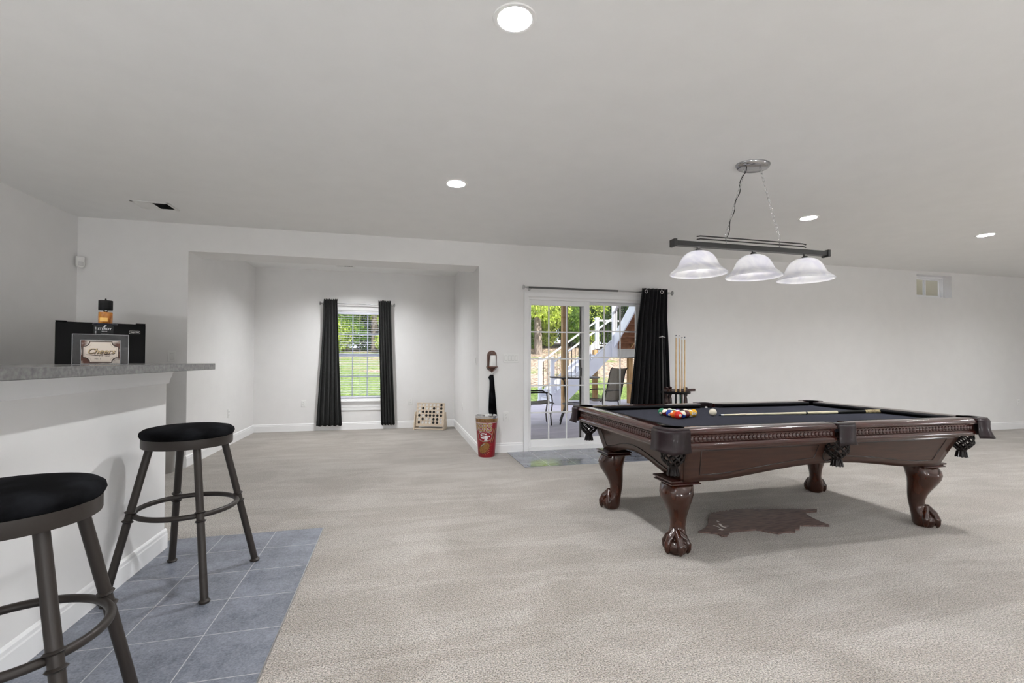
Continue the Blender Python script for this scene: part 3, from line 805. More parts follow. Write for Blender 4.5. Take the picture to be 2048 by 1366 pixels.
# legs
def leg(sx, sy):
    d = Vector((sx, sy)).normalized(); base = Vector((sx * 1.018, sy * .445))
    prof = [(.445, .0, .084, .6), (.425, .006, .090, .5), (.405, .014, .097, .3), (.38, .020, .101, .15), (.35, .020, .097, 0), (.31, .010, .084, 0), (.27, -.004, .070, 0), (.23, -.016, .058, 0), (.19, -.022, .050, 0), (.155, -.020, .047, 0), (.13, -.012, .050, 0), (.105, .002, .060, 0), (.08, .014, .068, 0), (.05, .020, .070, 0), (.02, .020, .066, 0), (.004, .020, .056, 0), (0.0, .020, .05, 0)]
    n = 24; mb = MB(); rings = []
    for z, off, r_, sq in prof:
        c = base + d * off; ring = []
        for j in range(n):
            a = 2 * pi * j / n; ca, sa = cos(a), sin(a)
            q = 1 / max(abs(ca), abs(sa)); rr = r_ * (1 + sq * (min(q, 1.25) - 1))
            # slight ridge facing outward along the diagonal
            al = ca * d.x + sa * d.y; rr *= 1 + .07 * max(0, al) ** 6 * (1 if z > .12 else .3)
            ring.append((c.x + rr * ca, c.y + rr * sa, z))
        rings.append(ring)
    mb.loft(rings)
    L_ = mb.build('leg', LEGW, tb, smooth=80)
    # ball and talons
    c = base + d * .032; mb = MB()
    mb.sphere((c.x, c.y, .050), .074, 24, 14, (1, 1, .68))
    ang0 = atan2(d.y, d.x)
    for k, da in enumerate((-100, -34, 34, 100)):
        a = ang0 + radians(da); u = Vector((cos(a), sin(a)))
        pts = []; rs = []
        for rr, z, th in ((.006, .140, .022), (.022, .124, .024), (.038, .110, .022), (.048, .102, .025), (.057, .090, .021), (.064, .076, .021), (.069, .062, .024), (.072, .048, .019), (.073, .034, .017), (.071, .020, .012), (.066, .008, .007)):
            q = c + u * rr; pts.append((q.x, q.y, z)); rs.append(th)
        mb.tube(pts, rs, 12)
    mb.build('claw_foot', LEGW, L_, smooth=80)
    mb = MB(); b = .104
    cx, cy = base.x, base.y
    prof = [(b - .012, .442), (b, .446), (b, .452), (b - .010, .457), (b - .004, .462), (b + .004, .466), (b + .004, .474), (b - .012, .478)]
    mb.loft([[(cx + q * s1, cy + q * s2, z) for s1, s2 in ((-1, -1), (1, -1), (1, 1), (-1, 1))] for q, z in prof])
    mb.build('leg_cap', MAHOG, L_, smooth=0, bevel=.002)
for sx in (-1, 1):
    for sy in (-1, 1): leg(sx, sy)

# ------------------------------------------------------------------ balls and cue on the table
BR = .0286; ZBED = .785
cols = {1: sr(236, 178, 40), 2: sr(26, 60, 160), 3: sr(214, 34, 24), 4: sr(70, 40, 120), 5: sr(240, 110, 30), 6: sr(12, 120, 84), 7: sr(96, 24, 30), 8: sr(14, 14, 16)}
cname = {1: 'yellow', 2: 'blue', 3: 'red', 4: 'purple', 5: 'orange', 6: 'green', 7: 'maroon', 8: 'black'}
IVORY = sr(238, 232, 214)
def ball_mat(n):
    m = bpy.data.materials.new('ball_%s' % ('cue' if n == 0 else n)); m.use_nodes = True
    N, L = m.node_tree.nodes, m.node_tree.links; b = N['Principled BSDF']
    b.inputs['Roughness'].default_value = .08; b.inputs['Coat Weight'].default_value = .5
    if n == 0: b.inputs['Base Color'].default_value = IVORY; return m
    base = cols[n if n <= 8 else n - 8]
    tc = N.new('ShaderNodeTexCoord'); sp = N.new('ShaderNodeSeparateXYZ'); L.new(tc.outputs['Object'], sp.inputs[0])
    def mth(op, a, c=0):
        x = N.new('ShaderNodeMath'); x.operation = op
        for i, v in enumerate((a, c)):
            if isinstance(v, (int, float)): x.inputs[i].default_value = v
            else: L.new(v, x.inputs[i])
        return x.outputs[0]
    spot = mth('GREATER_THAN', mth('ABSOLUTE', sp.outputs[0]), BR * .925)      # number discs on local x axis
    mx = N.new('ShaderNodeMix'); mx.data_type = 'RGBA'; mx.inputs[7].default_value = IVORY
    if n > 8:
        band = mth('GREATER_THAN', mth('ABSOLUTE', sp.outputs[2]), BR * .55)
        L.new(mth('MAXIMUM', spot, band), mx.inputs[0])
    else: L.new(spot, mx.inputs[0])
    mx.inputs[6].default_value = base; L.new(mx.outputs[2], b.inputs['Base Color'])
    return m
def ball(n, x, y, label, rot):
    mb = MB(); mb.sphere((0, 0, 0), BR, 32, 20)
    o = mb.build('pool_ball' if n else 'cue_ball', ball_mat(n), smooth=180)
    o.location = (x, y, ZBED + BR + .0003); o.rotation_euler = rot
    tag(o, label, 'pool ball', 'racked pool balls' if n else None)
    if n:
        vs, fs = text_mesh(str(n), .0105, spacing=.9, sub=1)
        mb = MB()
        for sg in (1, -1):
            vv = []
            for a, b_, _ in vs:
                p = Vector((sqrt(max(0, BR ** 2 - a * a - b_ * b_)) * sg, a * sg, b_)).normalized() * (BR + .00025); vv.append(tuple(p))
            mb.add(vv, fs)
        mb.build('number', mat('ink_black', sr(10, 10, 10), .3), o, smooth=0)
ax = radians(58); u1 = Vector((cos(ax), sin(ax))); u2 = Vector((-u1.y, u1.x))      # rack axis away from the camera
apex = Vector((2.008, 3.026))
rows = [[3], [5, 10], [2, 12, 7], [15, 14, 8, 9], [6, 11, 4, 13, 1]]
pos_words = [['at the near tip of the rack'], ['second row, left end', 'second row, right end'], ['third row, left end', 'middle of third row', 'third row, right end'],
             ['fourth row, left end', 'fourth row, second from left', 'fourth row, third from left', 'fourth row, right end'],
             ['far left corner of the rack', 'back row, second from left', 'centre of the back row', 'back row, second from right', 'far right corner of the rack']]
rnd = random.Random(4)
tocam = atan2(-apex.y, -apex.x)
for i, r in enumerate(rows):
    for j, n in enumerate(r):
        q = apex + u1 * (i * BR * 2 * .8665) + u2 * ((i / 2 - j) * BR * 2.004)
        base = cname[n if n <= 8 else n - 8]
        lab = '%s %s pool ball, %s' % ('solid' if n <= 8 else 'striped white and', base, pos_words[i][j])
        face = {3: .55, 2: -.1, 6: -.45, 5: -.9, 7: 2.4, 10: 1.9, 15: 1.4}.get(n, rnd.uniform(0, 6))
        tilt = {3: .0, 2: .25, 6: .35}.get(n, rnd.uniform(-.8, .8))
        roll = {10: .5, 15: .4, 9: .35, 13: .2, 12: .3}.get(n, rnd.uniform(-.4, .4))
        ball(n, q.x, q.y, lab, Euler((roll, tilt, tocam + face), 'XYZ'))
ball(0, 2.383, 3.135, 'plain ivory cue ball right of the racked balls', (0, 0, 0))

def cue(name, label, p0, p1, grp, mats_, wrap=True):
    # p0 tip, p1 butt
    p0, p1 = Vector(p0), Vector(p1); d = p1 - p0; L_ = d.length
    t = thing(name, label, 'cue', tuple(p0), group=grp)
    M_ = d.to_track_quat('Z', 'Y').to_matrix().to_4x4()
    def rad(f): return .0062 + (.0145 - .0062) * f
    def seg(nm, f0, f1, m, extra=0):
        mb = MB(); mb.M = M_; mb.lathe([(.0005, L_ * f0), (rad(f0) + extra, L_ * f0), (rad((f0 + f1) / 2) + extra, L_ * (f0 + f1) / 2), (rad(f1) + extra, L_ * f1), (.0005, L_ * f1)], 12); return mb.build(nm, m, t)
    seg('tip', 0, .008, mat('cue_tip', sr(40, 60, 80), .8)); seg('ferrule', .008, .025, WHITEP); seg('shaft', .025, .52, mats_[0])
    seg('collar', .52, .53, BLACKG, .0006); seg('forearm', .53, .72, mats_[1]); seg('grip', .72, .90, mats_[2], .0003); seg('butt', .90, .998, mats_[3], .0006); seg('bumper', .998, 1.004, BLACK)
    return t
MAPLE = wood_mat('maple_shaft', sr(226, 196, 150), sr(208, 170, 120), .3, .4, (1, 1, 1), 12)
CREAMW = mat('cream_lacquer', sr(226, 218, 188), .25, coat=.5)
cue('pool_cue', 'cream pool cue with dark grip lying on the table', (2.436, 3.128, ZBED + .0068), (3.872, 3.005, ZBED + .016), 'pool cues', (CREAMW, CREAMW, BLACK, mat('tan_butt', sr(196, 182, 140), .3, col2=sr(120, 104, 80), nscale=60)))

# ------------------------------------------------------------------ hanging lamp above the table
LX, LY, LZ = 2.69, 3.055, 2.085
lamp = thing('pool_table_lamp', 'three shade chrome lamp hanging over the pool table', 'hanging lamp', (LX, LY, H))
dz = LZ - H
mb = MB(); mb.M = Matrix.Diagonal((1.32, 1, 1, 1)); mb.lathe([(.001, -.030), (.085, -.030), (.094, -.024), (.100, -.012), (.104, -.004), (.104, 0)], 40); cn = mb.build('canopy', mat('dull_chrome', (.42, .42, .43, 1), .16, metal=1), lamp)
mb = MB(); mb.box(-.70, .70, -.024, .024, dz - .018, dz + .018); mb.build('bar', DKMETAL, lamp, bevel=.002)
for s_ in (-1, 1):
    mb = MB(); mb.box(s_ * .70 - .012, s_ * .70 + .012, -.034, .034, dz - .028, dz + .028); mb.build('end_cap', DKMETAL, lamp, bevel=.003)
for k in (0, 1):
    mb = MB(); mb.M = Matrix.Translation((0, 0, dz + .040 + .022 * k)); mb.tube([(-.50, 0, 0), (-.47, 0, .006), (.47, 0, .006), (.50, 0, 0)], .005, 8); mb.build('accent_rod', DKMETAL, lamp)
for s_ in (-1, 1):
    mb = MB(); mb.tube([(s_ * .245, 0, dz), (s_ * .245, 0, dz + .085)], .004, 8); mb.torus((s_ * .245, 0, dz + .094), .010, .002, 14, 6, Matrix.Rotation(pi / 2, 3, 'X')); mb.build('hanger_pin', CHROME, lamp)
    a, b = Vector((s_ * .245, 0, dz + .10)), Vector((s_ * .070, 0, -.03)); L_ = (b - a).length; n = int(L_ / .032); mb = MB()
    R_ = (b - a).to_track_quat('Z', 'X').to_matrix()
    for k in range(n):
        c = a + (b - a) * ((k + .5) / n); pts = []
        for j in range(16):
            q = 2 * pi * j / 16; v = Vector((.0085 * cos(q), 0, .0205 * sin(q) if True else 0))
            if k % 2: v = Vector((0, v.x, v.z))
            pts.append(c + R_ @ v)
        mb.tube(pts, .0018, 5, True)
    mb.build('chain', CHROME, lamp, smooth=80)
pts = []
for k in range(25):
    f = k / 24; pts.append((-.245 + .175 * f + .012 * sin(f * 21), .008 * cos(f * 17), dz + .06 + (-.03 - dz - .06) * f))
mb = MB(); mb.tube(pts, .0028, 6); mb.build('power_cord', BLACK, lamp)
def alabaster():
    m = bpy.data.materials.new('alabaster_glass'); m.use_nodes = True; N, L = m.node_tree.nodes, m.node_tree.links
    b = N['Principled BSDF']; b.inputs['Roughness'].default_value = .2
    tc = N.new('ShaderNodeTexCoord'); n = N.new('ShaderNodeTexNoise'); n.inputs['Scale'].default_value = 4; n.inputs['Detail'].default_value = 4; n.inputs['Distortion'].default_value = 2.2
    L.new(tc.outputs['Object'], n.inputs[0]); r = N.new('ShaderNodeValToRGB'); r.color_ramp.elements[0].position = .4; r.color_ramp.elements[1].position = .58
    r.color_ramp.elements[0].color = sr(236, 236, 242); r.color_ramp.elements[1].color = sr(252, 252, 253); L.new(n.outputs[0], r.inputs[0]); L.new(r.outputs[0], b.inputs['Base Color'])
    t = N.new('ShaderNodeBsdfTranslucent'); L.new(r.outputs[0], t.inputs[0]); mx = N.new('ShaderNodeMixShader'); mx.inputs[0].default_value = .5
    L.new(b.outputs[0], mx.inputs[1]); L.new(t.outputs[0], mx.inputs[2]); L.new(mx.outputs[0], N['Material Output'].inputs[0]); return m
ALAB = alabaster()
for x in (-.49, 0, .49):
    mb = MB(); mb.lathe([(.012, dz - .016), (.014, dz - .03), (.026, dz - .040), (.045, dz - .055), (.046, dz - .066), (.03, dz - .07)], 24, (x, 0, 0)); so = mb.build('socket_cup', mat('satin_nickel', (.7, .7, .7, 1), .3, metal=1), lamp)
    sp = [(.034, -.050), (.052, -.052), (.078, -.062), (.104, -.082), (.124, -.110), (.138, -.140), (.146, -.158), (.156, -.172), (.176, -.190), (.196, -.206), (.205, -.216), (.2045, -.222)]
    mb = MB(); mb.lathe([(r_, dz + z) for r_, z in sp] + [(r_ - .0045, dz + z - .001) for r_, z in sp[::-1]], 48, (x, 0, 0), wrap=True); mb.build('shade', ALAB, lamp, smooth=60)
    mb = MB(); mb.lathe([(.012, -.066), (.013, -.085), (.022, -.10), (.029, -.12), (.030, -.135), (.024, -.155), (.012, -.165), (.0005, -.168)], 20, (x, 0, dz)); mb.build('bulb', mat('warm_bulb', (1, 1, 1, 1), .4, emis=(1, .97, .95, 1), estr=POOL), lamp)

# ------------------------------------------------------------------ bar stools
def make_stool(label, loc, rz):
    t = thing('bar_stool', label, 'bar stool', loc, rz, 'round black bar stools')
    mb = MB(); mb.lathe([(.0005, .788), (.205, .788), (.214, .796), (.219, .808), (.216, .822), (.200, .834), (.165, .841), (.08, .846), (.0005, .847)], 48); mb.build('seat', VELVET, t, smooth=60)
    mb = MB(); mb.lathe([(.180, .744), (.208, .742), (.210, .748), (.210, .790), (.180, .790)], 48, wrap=True); mb.build('seat_band', STOOLM, t)
    mb = MB(); mb.torus((0, 0, .405), .232, .0135, 56, 10); mb.build('footrest_ring', STOOLM, t, smooth=80)
    for k in range(4):
        a = pi / 2 * k; u = Vector((cos(a), sin(a), 0)); top, bot = u * .170 + Vector((0, 0, .752)), u * .343
        bot.z = .012; d = (bot - top).normalized(); mb = MB(); mb.tube([top, bot], .0185, 14)
        for zc in (.425, .382):
            c = top + (bot - top) * ((.752 - zc) / .74); mb.tube([c - d * .006, c, c + d * .006], [.020, .0265, .020], 14)
        mb.tube([bot - d * .006, bot + Vector((0, 0, -.003)), (bot.x, bot.y, 0)], [.0185, .027, .024], 14)
        mb.build('leg', STOOLM, t, smooth=60)
    return t
st = make_stool('round black velvet bar stool farther along the bar, seen whole', (-1.104, 2.925, .004), radians(-57))
dup(st, (-1.085, 1.662, .004), radians(-35), 'round black velvet bar stool nearest the camera, cut off at left')

# ------------------------------------------------------------------ fridge and bar items
fr = thing('refrigerator', 'black refrigerator standing in corner behind the bar', 'refrigerator', (-2.520, 4.87, 0), radians(27))
FB = mat('fridge_black', sr(5, 5, 6), .45, spec=.15, bump=.15, bscale=400, bdist=.0005)
mb = MB(); mb.box(-.290, .286, .062, .60, .03, 1.515); mb.build('body', FB, fr, bevel=.006)
for z0, z1, nm in ((.06, .98, 'lower_door'), (.99, 1.53, 'freezer_door')):
    mb = MB(); mb.box(-.30, .30, 0, .056, z0, z1); dd = mb.build(nm, FB, fr, bevel=.008)
    if nm == 'freezer_door':
        mb = MB(); mb.M = Matrix.Translation((.222, -.002, 1.455)); poly = []
        for cx, cz, a0 in ((.032, .007, 0), (-.032, .007, 90), (-.032, -.007, 180), (.032, -.007, 270)):
            for k in range(5): a = radians(a0 + 22.5 * k); poly.append((cx + .007 * cos(a), cz + .006 * sin(a)))
        o_ = [(x, 0, z) for x, z in poly]; i_ = [(x * .955, 0, z * .84) for x, z in poly]
        mb.loft([o_, [(x, -.0012, z) for x, _, z in o_], [(x, -.0012, z) for x, _, z in i_], i_], False); bd = mb.build('badge_rim', mat('silver_print', sr(210, 210, 208), .3), dd, smooth=0)
        vs, fs = text_mesh('Magic Chef', .0135, offset=.0004); mb = MB(); mb.add([(x + .222, -.0018, y + 1.455) for x, y, _ in vs], fs); mb.build('badge_lettering', MATS['silver_print'], dd, smooth=0)
for s_ in (-1, 1):
    mb = MB(); mb.box(s_ * .265 - .035, s_ * .265 + .035, .005, .10, 1.530, 1.538); mb.build('hinge_cover', BLACK, fr, bevel=.003)

# framed print in a clear stand
BZ = 1.1853
fa = radians(22)
pf = thing('picture_stand', 'clear acrylic stand with a cream print on the bar', 'picture frame', (-1.435, 2.765, BZ), fa)
ACR = glass_mat('clear_acrylic', tint=(.93, .94, .95, 1))
DKA = mat('dark_mat', sr(28, 28, 32), .3, spec=.2, col2=sr(10, 10, 12), nscale=14, stretch=(1, 1, 5))
mb = MB(); mb.box(-.103, .103, .001, .004, 0, .147); mb.build('backing', DKA, pf, smooth=0)
mb = MB(); mb.box(-.106, .106, -.004, .0, 0, .150); mb.build('acrylic_front', ACR, pf, bevel=.001)
mb = MB(); frame_rect(mb, -.107, .107, 0, .151, .0018, -.006, .005); frame_rect(mb, -.076, .076, .004, .122, .0016, -.0062, -.0045); mb.build('clear_edges', mat('acrylic_edge', sr(176, 178, 180), .15), pf, smooth=0)
mb = MB(); mb.mi = 0; mb.box(-.073, .073, -.0050, -.0042, .005, .119)
pr = mb.build('print', mat('print_brown', sr(86, 52, 40), .5, col2=sr(190, 180, 172), nscale=18, contrast=(.45, .55)), pf, smooth=0)
def plaque(sx, sz, notch):
    pts = []
    for qx, qz, a0 in ((1, 1, 180), (-1, 1, 270), (-1, -1, 0), (1, -1, 90)):
        arc = []
        for k in range(7):
            a = radians(a0 + 15 * k); arc.append((qx * sx + notch * cos(a), qz * sz + notch * sin(a)))
        pts += arc[::-1] if False else arc[::-1]
    return pts
for nm, sx, sz, no, y, m in (('plaque_border', .069, .054, .026, -.0054, mat('plaque_dark', sr(60, 44, 38), .4)), ('plaque_face', .065, .050, .025, -.0058, mat('plaque_cream', sr(222, 210, 198), .5)), ('plaque_line', .060, .046, .024, -.0060, mat('plaque_line', sr(150, 126, 108), .5)), ('plaque_center', .0592, .0452, .0238, -.0062, MATS.get('plaque_cream'))):
    m = m or mat('plaque_cream'); mb = MB(); mb.prism([(x, z + .062) for x, z in plaque(sx, sz, no)], y, y + .0003, 'y'); mb.build(nm, m, pr, smooth=0)
def flat_text(s_, size, x, z, y, m, par, nm='lettering', **k):
    vs, fs = text_mesh(s_, size, **k); mb = MB(); mb.add([(a + x, y, b + z) for a, b, _ in vs], fs); return mb.build(nm, m, par, smooth=0)
flat_text('Cheers', .036, .001, .064, -.0066, mat('letter_dark', sr(58, 40, 30), .4), pr, shear=.35, offset=.0016)
flat_text('Cheers', .036, .0, .066, -.0070, mat('letter_gold', sr(196, 172, 130), .4), pr, shear=.35, offset=.0002)
flat_text('EST. 1890', .0105, .014, .042, -.0066, MATS['letter_dark'], pr)
flat_text('No. 1', .0105, -.012, .029, -.0066, MATS['letter_dark'], pr, shear=.2)
mb = MB(); mb.tube([(-.055, -.0068, .050), (-.02, -.0068, .046), (.02, -.0068, .050), (.055, -.0068, .056)], [.0008, .0026, .0024, .0008], 6); mb.build('flourish', MATS['letter_dark'], pr)

# box behind it, with a coaster and the amber bottle on top
bx = thing('product_box', 'black lettered box standing behind the cream print', 'box', (-1.506, 2.922, BZ), radians(27))
mb = MB(); mb.box(-.040, .040, -.030, .045, 0, .208); b_ = mb.build('carton', BLACKG, bx, bevel=.001)
WPR = mat('white_print', sr(205, 205, 205), .5)
flat_text('STEADY', .0155, .004, .185, -.0306, WPR, b_, offset=.0002)
mb = MB()
for x in (-.006, 0, .006, .012): mb.box(x - .002, x + .002, -.0309, -.0305, .171, .175)
mb.box(-.012, .020, -.0309, -.0305, .159, .1605)
for k in range(6): mb.box(-.034, -.029, -.0309, -.0305, .155 + .007 * k, .159 + .007 * k)
mb.build('fine_print', mat('grey_print', sr(150, 150, 150), .5), b_, smooth=0)
mb = MB(); mb.prism([(-.006, .194), (0, .197), (.004, .205), (.010, .206), (.012, .202), (.006, .199), (.006, .193)], -.0308, -.0304, 'y'); mb.build('emblem', WPR, b_, smooth=0)
cz = BZ + .2085
mb = MB(); mb.lathe([(.0005, 0), (.050, 0), (.052, .003), (.050, .007), (.0005, .007)], 32); o = mb.build('coaster', mat('navy_coaster', sr(24, 26, 40), .4)); o.location = (-1.503, 2.930, cz); tag(o, 'round dark coaster under the amber bottle', 'coaster')
bt = thing('amber_bottle', 'short amber glass bottle with tall black cap', 'bottle', (-1.503, 2.930, cz + .0072))
AMB = mat('amber_glass', sr(206, 130, 24), .12, col2=sr(150, 84, 14), nscale=30, trans=.35, coat=.6)
mb = MB(); mb.lathe([(.0005, 0), (.0285, 0), (.030, .003), (.030, .058), (.029, .060), (.0005, .060)], 32); g_ = mb.build('amber_liquid', AMB, bt)
mb = MB(); mb.prism([(.0306 * cos(a), .0306 * sin(a)) for a in [radians(-112 + 6 * k) for k in range(12)]] + [(.0300 * cos(a), .0300 * sin(a)) for a in [radians(-112 + 6 * (11 - k)) for k in range(12)]], .010, .030); mb.build('label', mat('amber_label', sr(222, 176, 90), .5), g_, smooth=0)
mb = MB(); mb.lathe([(.0285, .0605), (.0295, .064), (.0295, .071), (.0285, .0715)], 32); mb.build('glass_shoulder', glass_mat('clear_glass', tint=(.92, .92, .9, 1)), bt)
mb = MB(); mb.lathe([(.0005, .050), (.008, .056), (.010, .072), (.0005, .072)], 16); mb.build('stem', BLACK, bt)
mb = MB(); mb.lathe([(.0005, .072), (.0285, .072), (.030, .074), (.030, .121), (.0285, .123), (.0005, .123)], 32); mb.lathe([(.004, .123), (.004, .130), (.002, .134), (.0005, .134)], 10); mb.build('cap', BLACK, bt)

# chrome wastebasket behind the bar end
cb = thing('metal_wastebasket', 'silver metal wastebasket by wall behind the bar end', 'wastebasket', (-2.415, 5.74, 0))
mb = MB(); mb.lathe([(.0005, .0), (.105, .0), (.108, .006), (.120, .285), (.124, .292), (.118, .292), (.104, .010), (.0005, .010)], 36); mb.build('bucket', STEEL, cb)
mb = MB(); mb.torus((0, 0, .298), .122, .004, 36, 6)
pts = [(.122 * cos(2 * pi * k / 48), .122 * sin(2 * pi * k / 48), .312 + .008 * sin(2 * pi * k / 48 * 9)) for k in range(48)]
mb.tube(pts, .003, 6, True); mb.build('wire_rim', BLACK, cb)

# ------------------------------------------------------------------ red wastebasket
rb = thing('red_wastebasket', 'tall red and gold team wastebasket by the wall', 'wastebasket', (1.118, 5.815, 0), 0)
RB_H = .515
def rbr(z): return .104 + (.143 - .104) * z / RB_H
REDM = mat('red_tin', sr(140, 16, 30), .3, coat=.4); GOLD = mat('gold_tin', sr(150, 112, 66), .35, coat=.3, col2=sr(126, 92, 52), nscale=20)
mb = MB(); mb.lathe([(.0005, 0), (rbr(0) - .002, 0), (rbr(.004), .006)] + [(rbr(z), z) for z in (.1, .2, .3, .40, .436)], 48); body = mb.build('bucket', REDM, rb)
mb = MB(); mb.lathe([(rbr(.436) + .0006, .436), (rbr(.482) + .0006, .482)], 48); mb.build('gold_band', GOLD, rb)
mb = MB(); mb.lathe([(rbr(.482), .482), (rbr(.508) + .003, .504), (rbr(.512) + .003, .514), (rbr(.51) - .002, .515), (rbr(.50) - .004, .50), (rbr(.1) - .004, .1), (.09, .012), (.0005, .012)], 48); mb.build('steel_liner', CHROME, rb)
CA = atan2(-5.815, -1.118)                       # direction to the viewer side
def decal(vs, fs, m, nm, par, eps, ang=0, zc=0):
    out_ = []
    for a, b, *_ in vs:
        z = zc + b; R_ = rbr(z) + eps; th = CA + ang + a / rbr(zc); out_.append((R_ * cos(th), R_ * sin(th), z))
    mb = MB(); mb.add(out_, fs); return mb.build(nm, m, par, smooth=0)
def ell(rx, ry, n=36, rings=4, rot=0, cx=0, cy=0, r0=0):
    vs, fs = [], []
    for i in range(rings + 1):
        q = r0 + (1 - r0) * i / rings
        for k in range(n):
            a = 2 * pi * k / n; x, y = rx * q * cos(a), ry * q * sin(a); vs.append((cx + x * cos(rot) - y * sin(rot), cy + x * sin(rot) + y * cos(rot)))
    for i in range(rings):
        for k in range(n): fs.append((i * n + k, i * n + (k + 1) % n, (i + 1) * n + (k + 1) % n, (i + 1) * n + k))
    return vs, fs
def stroke(pts, w_):
    vs, fs = [], []; Q_ = [Vector(p) for p in pts]; P_ = [Q_[0]]
    for a, b in zip(Q_[:-1], Q_[1:]):
        m_ = max(1, int((b - a).length / .008)) if (b - a).length < .3 and pts[0][0] < 1 else 1
        P_ += [a + (b - a) * (k + 1) / m_ for k in range(m_)]
    for i, p in enumerate(P_):
        t = (P_[min(i + 1, len(P_) - 1)] - P_[max(i - 1, 0)]).normalized(); n_ = Vector((-t.y, t.x)) * w_ / 2; vs += [tuple(p + n_), tuple(p - n_)]
    for i in range(len(P_) - 1): fs.append((2 * i, 2 * i + 1, 2 * i + 3, 2 * i + 2))
    return vs, fs
def join(*parts):
    V, F_ = [], []
    for vs, fs in parts:
        o = len(V); V += [tuple(v[:2]) for v in vs]; F_ += [tuple(o + i for i in f) for f in fs]
    return V, F_
WH = mat('white_ink', sr(232, 230, 232), .35); BK = mat('black_ink', sr(22, 18, 18), .35); TAN = mat('tan_ink', sr(178, 142, 96), .4)
vs, fs = text_mesh('SAN FRANCISCO', .033, sub=2, offset=.0006, spacing=1.25); decal(vs, fs, mat('brown_ink', sr(80, 42, 14), .4), 'band_lettering', rb, .0012, -.30, .458)
def grid(w_, h_, nx=16): 
    vs = [(-w_ / 2 + w_ * i / nx, y) for i in range(nx + 1) for y in (-h_ / 2, h_ / 2)]; return vs, [(2 * i, 2 * i + 2, 2 * i + 3, 2 * i + 1) for i in range(nx)]
decal(*grid(.31, .003, 30), WH, 'white_line', rb, .0010, 0, .431)
vs, fs = text_mesh('49ERS', .132, sub=3, offset=.0070, spacing=.9); decal(vs, fs, WH, 'team_lettering_outline', rb, .0008, -.62, .371)
vs, fs = text_mesh('49ERS', .132, sub=3, offset=.0040, spacing=.9); decal(vs, fs, BK, 'team_lettering_shadow', rb, .0012, -.62, .371)
vs, fs = text_mesh('49ERS', .132, sub=3, offset=.0012, spacing=.9); decal(vs, fs, TAN, 'team_lettering', rb, .0016, -.62, .371)
eg = -.20
for rx, ry, m, e in ((.104, .068, TAN, .0018), (.101, .065, BK, .0021), (.095, .0605, WH, .0024), (.092, .0575, REDM, .0027)):
    decal(*ell(rx, ry), m, 'oval_logo', rb, e, eg, .262)
Sp = [(-.012 + .020 * cos(radians(a)) * 1.2 , .019 + .0115 * sin(radians(a))) for a in range(20, 271, 25)] + [(-.012 + .020 * cos(radians(a)) * 1.2, -.004 + .0115 * sin(radians(a))) for a in range(90, -161, -25)]
def logo(dx, w_, m, e):
    parts = [stroke([(x + dx, y) for x, y in Sp], w_), stroke([(-.036 + dx, -.014), (-.036 + dx, .000)], w_ * .7), stroke([(.013 + dx, .034), (.013 + dx, .018)], w_ * .7),
             stroke([(.002 + dx, .006), (.048 + dx, .006)], w_), stroke([(.046 + dx, .010), (.046 + dx, -.008)], w_ * .7), stroke([(.012 + dx, .008), (.012 + dx, -.036)], w_ * 1.25), stroke([(-.004 + dx, -.036), (.028 + dx, -.036)], w_ * .8), stroke([(.010 + dx, -.014), (.032 + dx, -.014)], w_ * .8), stroke([(.031 + dx, -.007), (.031 + dx, -.021)], w_ * .6)]
    V_, F_ = join(*parts); decal([(a * 1.32, b * 1.22) for a, b in V_], F_, m, 'logo_letters', rb, e, eg, .262)
logo(.002, .0135, BK, .0031); logo(0, .0105, WH, .0036)
# gold rays and the football
for k in range(15):
    a = radians(-125 + 10.5 * k); r0, r1 = .066, .108 if k < 10 else .118; cx, cy = -.010, 0
    p = [(cx + r0 * cos(a - .05) * .95, r0 * sin(a - .05) * .8), (cx + r1 * cos(a + .08) * .9, r1 * sin(a + .08) * .8), (cx + r0 * cos(a + .07) * .95, r0 * sin(a + .07) * .8)]
    decal(p, [(0, 1, 2)], BK if k % 2 else TAN, 'ray', rb, .0012, eg, .110)
for k in range(4):
    x0 = .060 + .012 * k; decal(*stroke([(x0 + .045 * f - .006 * f * f, .150 + .13 * f * (1 + .4 * f)) for f in [j / 8 for j in range(9)]], .0045), TAN if k % 2 == 0 else BK, 'swoosh', rb, .0010, eg, .03)
for rx, ry, m, e in ((.084, .054, BK, .0022), (.081, .051, mat('football_tan', sr(150, 108, 56), .4, col2=sr(120, 80, 38), nscale=60), .0024)):
    decal(*ell(rx, ry, rot=.78), m, 'football', rb, e + (.0004 if rx < .083 else 0), eg - .08, .120)
decal(*join(stroke([(-.034, .012), (.000, .040)], .010)), BK, 'lace_panel', rb, .0032, eg - .05, .128)
decal(*join(*[stroke([(-.034 + .0048 * k - .003, .0155 + .0040 * k + .003), (-.034 + .0048 * k + .003, .0155 + .0040 * k - .003)], .0022) for k in range(8)]), WH, 'laces', rb, .0036, eg - .05, .128)

